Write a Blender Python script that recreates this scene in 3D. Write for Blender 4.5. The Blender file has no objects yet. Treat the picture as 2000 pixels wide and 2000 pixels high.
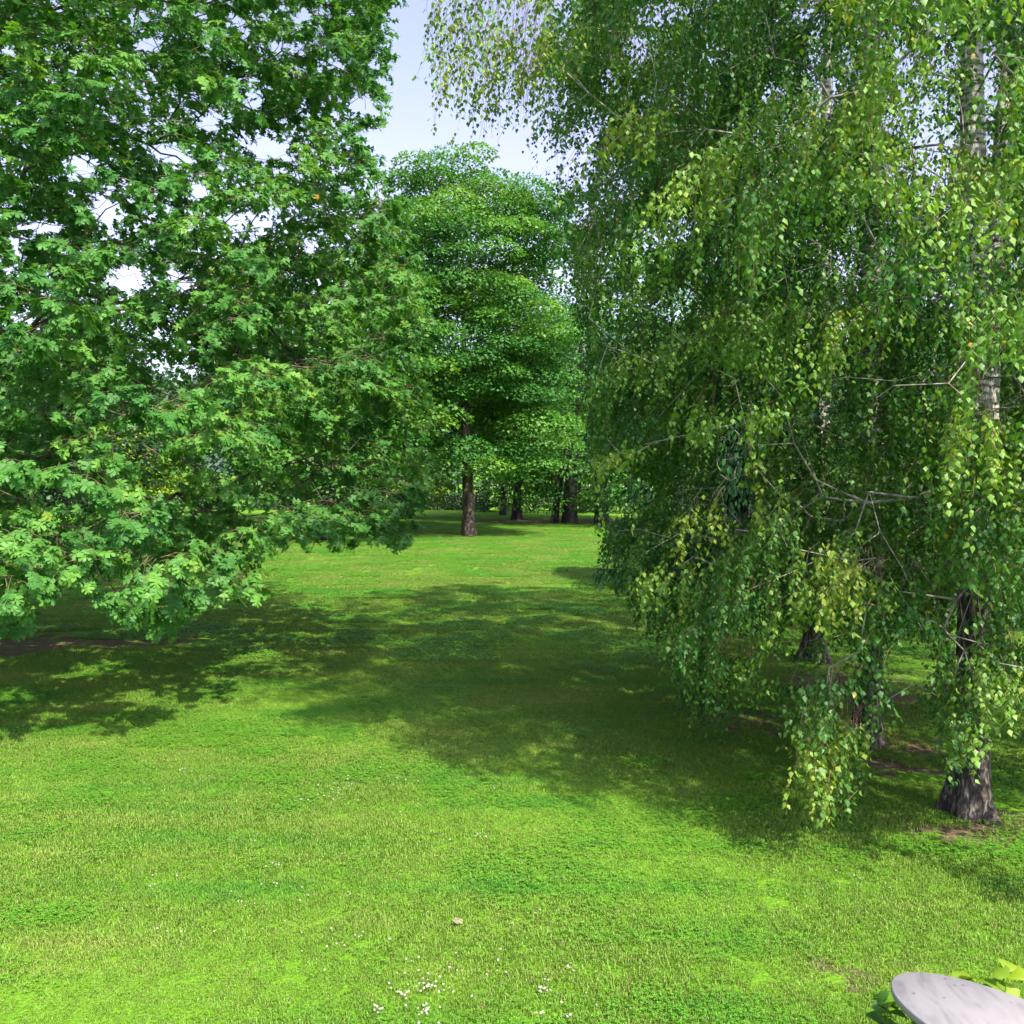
import bpy, math, random
import numpy as np
from mathutils import Vector, Matrix

rng = np.random.default_rng(11)


def LOG(*a):
    print(*a)

random.seed(11)
scene = bpy.context.scene
COL = scene.collection

# ------------------------------------------------------------------ camera
CAMZ, PITCH, F = 3.2, math.radians(2.4), 1960.0
cam_data = bpy.data.cameras.new("camera")
cam_data.sensor_width = 36.0
cam_data.lens = 36.0 * F / 2000.0
cam_data.clip_start = 0.05
cam_data.clip_end = 6000.0
cam = bpy.data.objects.new("camera", cam_data)
cam.location = (0, 0, CAMZ)
cam.rotation_euler = (math.pi / 2 - PITCH, 0, 0)
COL.objects.link(cam)
scene.camera = cam
scene.render.resolution_x = scene.render.resolution_y = 1024

# ------------------------------------------------------------------ light
SUN_EL, SX, SY = math.radians(50), 0.57, -0.82          # sun behind the camera, to the right
to_sun = Vector((SX * math.cos(SUN_EL), SY * math.cos(SUN_EL), math.sin(SUN_EL))).normalized()
sl = bpy.data.lights.new("sun", 'SUN')
sl.energy = 3.15
sl.angle = math.radians(0.6)
sl.color = (1.0, 0.90, 0.72)
so = bpy.data.objects.new("sun", sl)
so.rotation_euler = to_sun.to_track_quat('Z', 'Y').to_euler()
so.location = (20, -20, 30)
COL.objects.link(so)

world = bpy.data.worlds.new("World")
scene.world = world
world.use_nodes = True
wn, wl = world.node_tree.nodes, world.node_tree.links
wn.clear()
w_out = wn.new("ShaderNodeOutputWorld")
w_bg = wn.new("ShaderNodeBackground")
w_bg.inputs[1].default_value = 0.115
sky = wn.new("ShaderNodeTexSky")
sky.sky_type = 'NISHITA'
sky.sun_disc = False
sky.sun_elevation = SUN_EL
sky.sun_rotation = math.atan2(SX, SY)
w_tc = wn.new("ShaderNodeTexCoord")
w_map = wn.new("ShaderNodeMapping")
w_map.inputs['Scale'].default_value = (1.0, 1.0, 3.5)
w_noise = wn.new("ShaderNodeTexNoise")
w_noise.inputs['Scale'].default_value = 1.7
w_noise.inputs['Detail'].default_value = 5.0
w_noise.inputs['Roughness'].default_value = 0.55
w_ramp = wn.new("ShaderNodeMapRange")
w_ramp.inputs['From Min'].default_value = 0.3
w_ramp.inputs['From Max'].default_value = 0.75
w_ramp.inputs['To Min'].default_value = 0.45
w_ramp.inputs['To Max'].default_value = 0.85
w_mix = wn.new("ShaderNodeMix")
w_mix.data_type = 'RGBA'
# thin veil of high cloud: as bright as the clear sky behind it, and brighter, but nearly white
sky.dust_density = 3.0
w_bw = wn.new("ShaderNodeRGBToBW")
w_veil = wn.new("ShaderNodeVectorMath")
w_veil.operation = 'SCALE'
w_veil.inputs[0].default_value = (1.00, 0.97, 1.58)
wl.new(sky.outputs[0], w_bw.inputs[0])
wl.new(w_bw.outputs[0], w_veil.inputs['Scale'])
wl.new(w_veil.outputs[0], w_mix.inputs[7])
wl.new(w_tc.outputs['Generated'], w_map.inputs[0])
wl.new(w_map.outputs[0], w_noise.inputs[0])
wl.new(w_noise.outputs[0], w_ramp.inputs[0])
wl.new(w_ramp.outputs[0], w_mix.inputs[0])
wl.new(sky.outputs[0], w_mix.inputs[6])
wl.new(w_mix.outputs[2], w_bg.inputs[0])
wl.new(w_bg.outputs[0], w_out.inputs[0])

scene.view_settings.view_transform = 'Standard'
scene.view_settings.look = 'None'
scene.view_settings.gamma = 1.0
scene.view_settings.exposure = 1.75
scene.view_settings.use_curve_mapping = False
scene.cycles.max_bounces = 8
scene.cycles.diffuse_bounces = 6
scene.cycles.glossy_bounces = 2
scene.cycles.transmission_bounces = 4

# ------------------------------------------------------------------ helpers
CF = np.array([0, math.cos(PITCH), -math.sin(PITCH)])
CU = np.array([0, math.sin(PITCH), math.cos(PITCH)])
CR = np.array([1.0, 0, 0])
C0 = np.array([0, 0, CAMZ])


def project(P):
    d = P - C0
    dep = d @ CF
    dep = np.where(dep < 0.1, 0.1, dep)
    return 1000 + F * (d @ CR) / dep, 1000 - F * (d @ CU) / dep, d @ CF


def unproj(px, py, Y):
    d = CR * (px - 1000) / F + CU * (1000 - py) / F + CF
    return C0 + d * (Y / d[1])


def ground(px, py):
    d = CR * (px - 1000) / F + CU * (1000 - py) / F + CF
    return C0 + d * (-CAMZ / d[2])


def in_poly(x, y, poly):
    inside = np.zeros(x.shape, bool)
    n = len(poly)
    for i in range(n):
        x0, y0 = poly[i]
        x1, y1 = poly[(i + 1) % n]
        if y0 == y1:
            continue
        c = ((y0 > y) != (y1 > y)) & (x < (x1 - x0) * (y - y0) / (y1 - y0) + x0)
        inside ^= c
    return inside


def unit(v):
    return v / np.maximum(np.linalg.norm(v, axis=-1, keepdims=True), 1e-9)


def tag(o, label=None, cat=None, group=None, kind=None):
    if label: o["label"] = label
    if cat: o["category"] = cat
    if group: o["group"] = group
    if kind: o["kind"] = kind
    return o


def empty(name, loc, label, cat, group=None):
    o = bpy.data.objects.new(name, None)
    o.location = loc
    o.empty_display_size = 0.3
    COL.objects.link(o)
    return tag(o, label, cat, group)


def link(name, me, parent=None, kind=None):
    """a mesh whose vertices are in world space, hung under an unrotated Empty"""
    o = bpy.data.objects.new(name, me)
    COL.objects.link(o)
    if parent is not None:
        o.parent = parent
        o.matrix_parent_inverse = Matrix.Translation(-Vector(parent.location))
    if kind: o["kind"] = kind
    return o


def np_mesh(name, V, faces, mat, var=None, smooth=False, mats=None, mat_idx=None):
    """faces: list of (K,n) int arrays"""
    me = bpy.data.meshes.new(name)
    V = np.ascontiguousarray(V, dtype=np.float32)
    me.vertices.add(len(V))
    me.vertices.foreach_set("co", V.ravel())
    loops = np.concatenate([f.ravel() for f in faces]).astype(np.int32)
    sizes = np.concatenate([np.full(len(f), f.shape[1]) for f in faces])
    starts = np.concatenate([[0], np.cumsum(sizes)[:-1]]).astype(np.int32)
    me.loops.add(len(loops))
    me.loops.foreach_set("vertex_index", loops)
    me.polygons.add(len(starts))
    me.polygons.foreach_set("loop_start", starts)
    if smooth:
        me.polygons.foreach_set("use_smooth", np.ones(len(starts), bool))
    if mats:
        for m in mats: me.materials.append(m)
        me.polygons.foreach_set("material_index", mat_idx.astype(np.int32))
    else:
        me.materials.append(mat)
    if var is not None:
        a = me.attributes.new("var", 'FLOAT', 'POINT')
        a.data.foreach_set("value", np.ascontiguousarray(var, dtype=np.float32))
    me.update()
    me.validate()
    return me


def tube_arrays(P, R, sides=6):
    """P (N,S,3), R (N,S) -> verts, quads"""
    N, S, _ = P.shape
    T = np.gradient(P, axis=1)
    T = unit(T)
    ref = np.where(np.abs(T[..., 2:3]) > 0.9, np.array([1.0, 0, 0]), np.array([0, 0, 1.0]))
    A = unit(np.cross(T, ref))
    B = np.cross(T, A)
    ang = np.arange(sides) * 2 * math.pi / sides
    ring = A[:, :, None, :] * np.cos(ang)[None, None, :, None] + B[:, :, None, :] * np.sin(ang)[None, None, :, None]
    V = P[:, :, None, :] + ring * R[:, :, None, None]
    idx = np.arange(N * S * sides).reshape(N, S, sides)
    a = idx[:, :-1, :]
    b = idx[:, 1:, :]
    q = np.stack([a, np.roll(a, -1, 2), np.roll(b, -1, 2), b], -1).reshape(-1, 4)
    return V.reshape(-1, 3), q


def leaves_arrays(tmpl, pos, axis, nrm, size, var):
    TV, TF = tmpl
    axis = unit(axis)
    nrm = unit(nrm - axis * np.sum(nrm * axis, -1, keepdims=True))
    side = np.cross(axis, nrm)
    s = size[:, None, None]
    V = pos[:, None, :] + s * (TV[None, :, 0:1] * side[:, None, :] + TV[None, :, 1:2] * axis[:, None, :] + TV[None, :, 2:3] * nrm[:, None, :])
    N, K = len(pos), len(TV)
    off = (np.arange(N) * K)[:, None, None]
    faces = [(np.array(f)[None] + off).reshape(-1, np.array(f).shape[1]) for f in TF]
    return V.reshape(-1, 3), faces, np.repeat(var, K)


# leaf shapes: (verts x=side y=along z=up, face groups)
def oak_template():
    V = [(0, 0, 0), (0.13, 0.48, 0.0), (0, 1.0, -0.10), (-0.13, 0.48, 0.0)]
    Q = [(0, 1, 2, 3)]
    for s in (1, -1):
        for (y0, y1, ax, ay, bx, by, z) in ((0.10, 0.34, 0.22, 0.16, 0.30, 0.34, -0.03),
                                            (0.34, 0.62, 0.42, 0.48, 0.42, 0.72, -0.07),
                                            (0.60, 0.84, 0.26, 0.82, 0.20, 0.98, -0.10)):
            k = len(V)
            V += [(0.02 * s, y0, 0.01), (ax * s, ay, z), (bx * s, by, z - 0.02), (0.02 * s, y1, 0.01)]
            Q.append((k, k + 1, k + 2, k + 3) if s > 0 else (k + 3, k + 2, k + 1, k))
    return np.array(V, float), [np.array(Q)]


def oak_simple():
    V = [(0, 0, 0), (0.30, 0.30, -0.04), (0.06, 0.42, 0), (0.36, 0.68, -0.07), (0.05, 0.75, -.02), (0, 1, -0.1),
         (-0.05, 0.75, -.02), (-0.36, 0.68, -0.07), (-0.06, 0.42, 0), (-0.30, 0.30, -0.04)]
    T = [(0, 1, 2), (2, 3, 4), (0, 2, 5), (0, 5, 8), (6, 7, 8), (8, 9, 0)]
    return np.array(V, float), [np.array(T)]


def birch_template():
    V = [(0, 0, 0), (0.38, 0.30, -0.07), (0, 1.0, -0.08), (-0.38, 0.30, -0.07), (0, 0.42, 0.02)]
    return np.array(V, float), [np.array([(0, 1, 4), (1, 2, 4), (2, 3, 4), (3, 0, 4)])]


def kite(w=0.4):
    V = [(0, 0, 0), (w, 0.42, -0.06), (0, 1, -0.04), (-w, 0.42, -0.06)]
    return np.array(V, float), [np.array([(0, 1, 2), (0, 2, 3)])]


OAK, OAKS, BIRCH, KITE = oak_template(), oak_simple(), birch_template(), kite()
RHOMB = kite(0.38)
NARROW = kite(0.2)


# ------------------------------------------------------------------ materials
def new_mat(name):
    m = bpy.data.materials.new(name)
    m.use_nodes = True
    nt = m.node_tree
    nt.nodes.clear()
    return m, nt.nodes, nt.links


def ramp_node(N, stops):
    r = N.new("ShaderNodeValToRGB")
    els = r.color_ramp.elements
    while len(els) > 1: els.remove(els[-1])
    els[0].position, els[0].color = stops[0][0], (*stops[0][1], 1)
    for p, c in stops[1:]:
        e = els.new(p)
        e.color = (*c, 1)
    return r


def leaf_mat(name, stops, trans_gain=(1.6, 1.5, 0.6), trans=0.35, rough=0.42, spec=0.5):
    m, N, L = new_mat(name)
    out = N.new("ShaderNodeOutputMaterial")
    at = N.new("ShaderNodeAttribute"); at.attribute_name = "var"
    r = ramp_node(N, stops)
    L.new(at.outputs['Fac'], r.inputs[0])
    p = N.new("ShaderNodeBsdfPrincipled")
    p.inputs['Roughness'].default_value = rough
    p.inputs['Specular IOR Level'].default_value = spec
    L.new(r.outputs[0], p.inputs['Base Color'])
    mul = N.new("ShaderNodeMix"); mul.data_type = 'RGBA'; mul.blend_type = 'MULTIPLY'
    mul.inputs[0].default_value = 1.0
    mul.inputs[7].default_value = (*trans_gain, 1)
    L.new(r.outputs[0], mul.inputs[6])
    t = N.new("ShaderNodeBsdfTranslucent")
    L.new(mul.outputs[2], t.inputs[0])
    mx = N.new("ShaderNodeMixShader"); mx.inputs[0].default_value = trans
    L.new(p.outputs[0], mx.inputs[1]); L.new(t.outputs[0], mx.inputs[2])
    L.new(mx.outputs[0], out.inputs[0])
    return m


M_OAK = leaf_mat("oak_leaf", [(0, (0.034, 0.140, 0.026)), (0.5, (0.072, 0.218, 0.034)), (0.86, (0.135, 0.300, 0.042)),
                              (0.955, (0.17, 0.26, 0.03)), (0.97, (0.5, 0.22, 0.02))], rough=0.55, spec=0.30, trans=0.34)
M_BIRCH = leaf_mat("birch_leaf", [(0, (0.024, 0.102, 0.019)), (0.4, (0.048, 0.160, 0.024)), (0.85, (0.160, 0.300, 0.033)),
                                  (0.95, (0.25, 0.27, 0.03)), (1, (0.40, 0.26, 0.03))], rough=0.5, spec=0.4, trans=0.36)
M_MAPLE = leaf_mat("broad_leaf", [(0, (0.028, 0.125, 0.020)), (0.5, (0.062, 0.195, 0.024)), (1, (0.125, 0.265, 0.028))], trans=0.35, rough=0.55, spec=0.35)
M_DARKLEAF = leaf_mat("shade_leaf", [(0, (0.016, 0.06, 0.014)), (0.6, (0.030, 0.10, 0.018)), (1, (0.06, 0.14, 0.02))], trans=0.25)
M_GOLD = leaf_mat("golden_leaf", [(0, (0.12, 0.24, 0.015)), (0.6, (0.19, 0.31, 0.018)), (1, (0.27, 0.36, 0.02))], trans=0.4)
M_CONIFER = leaf_mat("conifer_spray", [(0, (0.010, 0.045, 0.016)), (1, (0.028, 0.085, 0.025))], trans=0.1, rough=0.85, spec=0.1)
M_HEDGE = leaf_mat("hedge_leaf", [(0, (0.025, 0.08, 0.02)), (1, (0.06, 0.13, 0.03))], trans=0.2)
M_BORDER = leaf_mat("border_leaf", [(0, (0.04, 0.13, 0.012)), (0.5, (0.12, 0.24, 0.015)), (1, (0.21, 0.30, 0.02))], trans=0.35, rough=0.45)


def bark_mat(name, c0, c1, c2, scale=6.0, stretch=0.25, bump=0.6):
    m, N, L = new_mat(name)
    out = N.new("ShaderNodeOutputMaterial")
    p = N.new("ShaderNodeBsdfPrincipled")
    p.inputs['Roughness'].default_value = 0.9
    g = N.new("ShaderNodeNewGeometry")
    mp = N.new("ShaderNodeMapping"); mp.inputs['Scale'].default_value = (1, 1, stretch)
    n1 = N.new("ShaderNodeTexNoise"); n1.inputs['Scale'].default_value = scale; n1.inputs['Detail'].default_value = 8
    n1.inputs['Distortion'].default_value = 0.6
    L.new(g.outputs['Position'], mp.inputs[0]); L.new(mp.outputs[0], n1.inputs[0])
    r = ramp_node(N, [(0.36, c0), (0.5, c1), (0.66, c2)])
    L.new(n1.outputs[0], r.inputs[0])
    L.new(r.outputs[0], p.inputs['Base Color'])
    b = N.new("ShaderNodeBump"); b.inputs['Strength'].default_value = bump; b.inputs['Distance'].default_value = 0.03
    L.new(n1.outputs[0], b.inputs['Height']); L.new(b.outputs[0], p.inputs['Normal'])
    L.new(p.outputs[0], out.inputs[0])
    return m


M_BARK = bark_mat("oak_bark", (0.02, 0.017, 0.013), (0.075, 0.062, 0.045), (0.17, 0.15, 0.11), 14, 0.2)
M_BARK2 = bark_mat("maple_bark", (0.02, 0.015, 0.010), (0.07, 0.052, 0.032), (0.15, 0.115, 0.07), 7, 0.25)
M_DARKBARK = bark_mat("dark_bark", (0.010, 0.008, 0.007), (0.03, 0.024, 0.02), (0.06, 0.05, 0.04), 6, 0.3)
M_TWIG = bark_mat("twig_bark", (0.10, 0.06, 0.035), (0.17, 0.11, 0.06), (0.24, 0.17, 0.10), 9, 1, 0.0)
M_GREYTWIG = bark_mat("grey_branch", (0.12, 0.11, 0.09), (0.22, 0.20, 0.17), (0.34, 0.32, 0.28), 12, 1, 0.1)


def birch_bark():
    m, N, L = new_mat("birch_bark")
    out = N.new("ShaderNodeOutputMaterial")
    p = N.new("ShaderNodeBsdfPrincipled"); p.inputs['Roughness'].default_value = 0.8
    g = N.new("ShaderNodeNewGeometry")
    # white papery bark with dark horizontal lenticels
    m1 = N.new("ShaderNodeMapping"); m1.inputs['Scale'].default_value = (2.2, 2.2, 16)
    n1 = N.new("ShaderNodeTexNoise"); n1.inputs['Scale'].default_value = 1.6; n1.inputs['Detail'].default_value = 4
    L.new(g.outputs['Position'], m1.inputs[0]); L.new(m1.outputs[0], n1.inputs[0])
    r1 = ramp_node(N, [(0.38, (0.035, 0.030, 0.027)), (0.46, (0.26, 0.25, 0.22)), (0.62, (0.46, 0.45, 0.41))])
    L.new(n1.outputs[0], r1.inputs[0])
    # black fissured bark of the foot
    m2 = N.new("ShaderNodeMapping"); m2.inputs['Scale'].default_value = (1.6, 1.6, 0.5)
    n2 = N.new("ShaderNodeTexNoise"); n2.inputs['Scale'].default_value = 15; n2.inputs['Detail'].default_value = 9
    n2.inputs['Distortion'].default_value = 0.8
    L.new(g.outputs['Position'], m2.inputs[0]); L.new(m2.outputs[0], n2.inputs[0])
    r2 = ramp_node(N, [(0.40, (0.010, 0.008, 0.006)), (0.52, (0.045, 0.035, 0.025)), (0.60, (0.13, 0.115, 0.09)), (0.72, (0.28, 0.26, 0.22))])
    L.new(n2.outputs[0], r2.inputs[0])
    sep = N.new("ShaderNodeSeparateXYZ"); L.new(g.outputs['Position'], sep.inputs[0])
    n3 = N.new("ShaderNodeTexNoise"); n3.inputs['Scale'].default_value = 1.6
    L.new(g.outputs['Position'], n3.inputs[0])
    ad = N.new("ShaderNodeMath"); ad.operation = 'MULTIPLY_ADD'
    L.new(n3.outputs[0], ad.inputs[0]); ad.inputs[1].default_value = 2.5; L.new(sep.outputs[2], ad.inputs[2])
    mr = N.new("ShaderNodeMapRange"); mr.inputs['From Min'].default_value = 3.3; mr.inputs['From Max'].default_value = 5.2
    L.new(ad.outputs[0], mr.inputs[0])
    mx = N.new("ShaderNodeMix"); mx.data_type = 'RGBA'
    L.new(mr.outputs[0], mx.inputs[0]); L.new(r2.outputs[0], mx.inputs[6]); L.new(r1.outputs[0], mx.inputs[7])
    L.new(mx.outputs[2], p.inputs['Base Color'])
    b = N.new("ShaderNodeBump"); b.inputs['Strength'].default_value = 0.9; b.inputs['Distance'].default_value = 0.04
    L.new(n2.outputs[0], b.inputs['Height']); L.new(b.outputs[0], p.inputs['Normal'])
    L.new(p.outputs[0], out.inputs[0])
    return m


M_BIRCHBARK = birch_bark()


# lawn colours: one node group of big patches shared by the ground sheet and the grass blades
def lawn_color_nodes(N, L, dark, mid, dry):
    g = N.new("ShaderNodeNewGeometry")
    n1 = N.new("ShaderNodeTexNoise"); n1.inputs['Scale'].default_value = 0.55; n1.inputs['Detail'].default_value = 5
    n1.inputs['Roughness'].default_value = 0.6
    # mowing passes: long stretched noise, slightly turned
    mp = N.new("ShaderNodeMapping"); mp.inputs['Rotation'].default_value = (0, 0, math.radians(-24)); mp.inputs['Scale'].default_value = (0.08, 1.5, 1)
    n2 = N.new("ShaderNodeTexNoise"); n2.inputs['Scale'].default_value = 1.1; n2.inputs['Detail'].default_value = 3
    L.new(g.outputs['Position'], n1.inputs[0]); L.new(g.outputs['Position'], mp.inputs[0]); L.new(mp.outputs[0], n2.inputs[0])
    s = N.new("ShaderNodeMath"); s.operation = 'ADD'
    L.new(n1.outputs[0], s.inputs[0]); L.new(n2.outputs[0], s.inputs[1])
    h = N.new("ShaderNodeMath"); h.operation = 'MULTIPLY'; h.inputs[1].default_value = 0.5
    L.new(s.outputs[0], h.inputs[0])
    r = ramp_node(N, [(0.38, dark), (0.48, mid), (0.53, mid), (0.64, dry)])
    L.new(h.outputs[0], r.inputs[0])
    return r, g


def grass_mat(name, gain, var_lo=0.65, var_hi=1.25, dark=(0.082, 0.245, 0.020), mid=(0.145, 0.275, 0.026), dry=(0.205, 0.300, 0.045)):
    m, N, L = new_mat(name)
    out = N.new("ShaderNodeOutputMaterial")
    r, g = lawn_color_nodes(N, L, tuple(gain * c for c in dark), tuple(gain * c for c in mid), tuple(gain * c for c in dry))
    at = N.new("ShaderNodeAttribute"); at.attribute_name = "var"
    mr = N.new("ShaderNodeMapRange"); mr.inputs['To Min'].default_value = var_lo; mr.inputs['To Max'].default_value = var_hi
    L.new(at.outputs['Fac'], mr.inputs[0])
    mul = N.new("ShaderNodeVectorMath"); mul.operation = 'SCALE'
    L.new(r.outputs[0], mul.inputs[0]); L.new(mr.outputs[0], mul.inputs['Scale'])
    d = N.new("ShaderNodeBsdfPrincipled"); d.inputs['Roughness'].default_value = 0.55
    d.inputs['Specular IOR Level'].default_value = 0.35
    t = N.new("ShaderNodeBsdfTranslucent")
    L.new(mul.outputs[0], d.inputs['Base Color']); L.new(mul.outputs[0], t.inputs[0])
    mx = N.new("ShaderNodeMixShader"); mx.inputs[0].default_value = 0.3
    L.new(d.outputs[0], mx.inputs[1]); L.new(t.outputs[0], mx.inputs[2]); L.new(mx.outputs[0], out.inputs[0])
    return m


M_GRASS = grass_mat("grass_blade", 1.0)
M_STRAW = grass_mat("dry_blade", 1.0, 0.7, 1.2, dark=(0.20, 0.19, 0.06), mid=(0.27, 0.23, 0.09), dry=(0.33, 0.27, 0.12))
M_CLOVER = grass_mat("clover_leaf", 1.0, 0.7, 1.2, dark=(0.075, 0.262, 0.021), mid=(0.105, 0.290, 0.021), dry=(0.13, 0.30, 0.021))

# bare patches: (x, y, rx, ry, turn)
SOIL = [(4.4, 8.9, 1.25, 0.7, 0.1), (6.2, 8.4, 1.7, 0.9, 0.0), (4.3, 11.4, 1.1, 1.3, 0.2), (3.0, 12.6, 0.8, 1.0, 0.3), (-8.6, 18.3, 2.6, 1.6, 0.2), (-6.6, 18.6, 1.0, 0.7, 0.1),
        (5.2, 14.5, 1.5, 2.0, 0.2), (2.10, 6.30, 0.52, 0.13, -0.9), (-2.7, 49.0, 1.3, 1.0, 0), (2.5, 62.5, 7, 4.0, 0), (2.55, 5.9, 0.3, 0.16, -0.6), (1.95, 7.25, 0.13, .07, 0)]


def soil_value(x, y):
    v = np.zeros_like(x)
    for sx, sy, rx, ry, a in SOIL:
        dx, dy = x - sx, y - sy
        u = (dx * math.cos(a) + dy * math.sin(a)) / rx
        w = (-dx * math.sin(a) + dy * math.cos(a)) / ry
        v = np.maximum(v, np.clip(1.25 - (u * u + w * w), 0, 1))
    return v


def ground_mat():
    m, N, L = new_mat("lawn_ground")
    out = N.new("ShaderNodeOutputMaterial")
    r, g = lawn_color_nodes(N, L, (0.070, 0.20, 0.013), (0.096, 0.22, 0.013), (0.135, 0.23, 0.022))
    nf = N.new("ShaderNodeTexNoise"); nf.inputs['Scale'].default_value = 45; nf.inputs['Detail'].default_value = 6
    L.new(g.outputs['Position'], nf.inputs[0])
    mr = N.new("ShaderNodeMapRange"); mr.inputs['From Min'].default_value = 0.3; mr.inputs['From Max'].default_value = 0.7
    mr.inputs['To Min'].default_value = 0.65; mr.inputs['To Max'].default_value = 1.3
    L.new(nf.outputs[0], mr.inputs[0])
    mul = N.new("ShaderNodeVectorMath"); mul.operation = 'SCALE'
    L.new(r.outputs[0], mul.inputs[0]); L.new(mr.outputs[0], mul.inputs['Scale'])
    # soil from a painted-by-formula vertex attribute
    at = N.new("ShaderNodeAttribute"); at.attribute_name = "soil"
    ns = N.new("ShaderNodeTexNoise"); ns.inputs['Scale'].default_value = 3.5; ns.inputs['Detail'].default_value = 8
    L.new(g.outputs['Position'], ns.inputs[0])
    a = N.new("ShaderNodeMath"); a.operation = 'MULTIPLY_ADD'
    L.new(ns.outputs[0], a.inputs[0]); a.inputs[1].default_value = 3.0; a.inputs[2].default_value = -1.65
    b = N.new("ShaderNodeMath"); b.operation = 'ADD'
    L.new(at.outputs['Fac'], b.inputs[0]); L.new(a.outputs[0], b.inputs[1])
    mr2 = N.new("ShaderNodeMapRange"); mr2.inputs['From Min'].default_value = 0.40; mr2.inputs['From Max'].default_value = 0.72
    L.new(b.outputs[0], mr2.inputs[0])
    sr = ramp_node(N, [(0.3, (0.055, 0.042, 0.024)), (0.55, (0.12, 0.095, 0.055)), (0.8, (0.23, 0.18, 0.11))])
    L.new(nf.outputs[0], sr.inputs[0])
    mx = N.new("ShaderNodeMix"); mx.data_type = 'RGBA'
    L.new(mr2.outputs[0], mx.inputs[0]); L.new(mul.outputs[0], mx.inputs[6]); L.new(sr.outputs[0], mx.inputs[7])
    p = N.new("ShaderNodeBsdfPrincipled"); p.inputs['Roughness'].default_value = 0.95; p.inputs['Specular IOR Level'].default_value = 0.1
    L.new(mx.outputs[2], p.inputs['Base Color'])
    bm = N.new("ShaderNodeBump"); bm.inputs['Strength'].default_value = 0.7; bm.inputs['Distance'].default_value = 0.03
    L.new(nf.outputs[0], bm.inputs['Height']); L.new(bm.outputs[0], p.inputs['Normal'])
    L.new(p.outputs[0], out.inputs[0])
    return m


M_GROUND = ground_mat()


def simple_mat(name, col, rough=0.8, noise=None):
    m, N, L = new_mat(name)
    out = N.new("ShaderNodeOutputMaterial")
    p = N.new("ShaderNodeBsdfPrincipled"); p.inputs['Roughness'].default_value = rough
    g = N.new("ShaderNodeNewGeometry")
    n = N.new("ShaderNodeTexNoise"); n.inputs['Scale'].default_value = noise or 5; n.inputs['Detail'].default_value = 8
    L.new(g.outputs['Position'], n.inputs[0])
    r = ramp_node(N, [(0.3, tuple(c * 0.7 for c in col)), (0.7, tuple(min(1, c * 1.2) for c in col))])
    L.new(n.outputs[0], r.inputs[0]); L.new(r.outputs[0], p.inputs['Base Color'])
    L.new(p.outputs[0], out.inputs[0])
    return m


# ------------------------------------------------------------------ ground, hills
def axis_pts(lo, hi, n_in, far):
    inner = np.linspace(lo, hi, n_in)
    return np.concatenate([[-far, -far / 4, lo - 60], inner, [hi + 60, far / 4, far]])


gx = axis_pts(-20, 20, 201, 2600)
gy = np.concatenate([[-2600, -400, -60, 0], np.linspace(3, 30, 181), np.linspace(31, 90, 60), [150, 600, 2600]])
GX, GY = np.meshgrid(gx, gy, indexing='ij')
GZ = 0.015 * np.sin(GX * 0.9 + 1) * np.cos(GY * 0.7) * (np.abs(GX) < 25) * (GY > 0) * (GY < 95)
V = np.stack([GX, GY, GZ], -1).reshape(-1, 3)
ii = np.arange(len(gx) * len(gy)).reshape(len(gx), len(gy))
Q = np.stack([ii[:-1, :-1], ii[1:, :-1], ii[1:, 1:], ii[:-1, 1:]], -1).reshape(-1, 4)
me = np_mesh("lawn", V, [Q], M_GROUND, smooth=True)
sa = me.attributes.new("soil", 'FLOAT', 'POINT')
sa.data.foreach_set("value", soil_value(V[:, 0], V[:, 1]).astype(np.float32))
lawn = link("lawn", me, None, "structure")

# wooded hill range far behind the park
th = np.linspace(-1.2, 1.2, 120)
rr = np.linspace(900, 2300, 26)
TH, RR = np.meshgrid(th, rr, indexing='ij')
prof = np.sin(np.clip((RR - 900) / 1400, 0, 1) * math.pi * 0.5)
HZ = prof * (215 + 60 * np.sin(TH * 3.1 + 0.6) + 26 * np.sin(TH * 9 + 1) + 10 * np.sin(TH * 31)) + 8 * np.sin(RR * 0.03 + TH * 40) * prof
HV = np.stack([np.sin(TH) * RR, np.cos(TH) * RR, HZ - 1], -1).reshape(-1, 3)
ii = np.arange(120 * 26).reshape(120, 26)
HQ = np.stack([ii[:-1, :-1], ii[:-1, 1:], ii[1:, 1:], ii[1:, :-1]], -1).reshape(-1, 4)
hm = simple_mat("hill_forest", (0.035, 0.075, 0.045), 0.95, 0.03)
link("hills", np_mesh("hills", HV, [HQ], hm, smooth=True), None, "structure")


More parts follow.
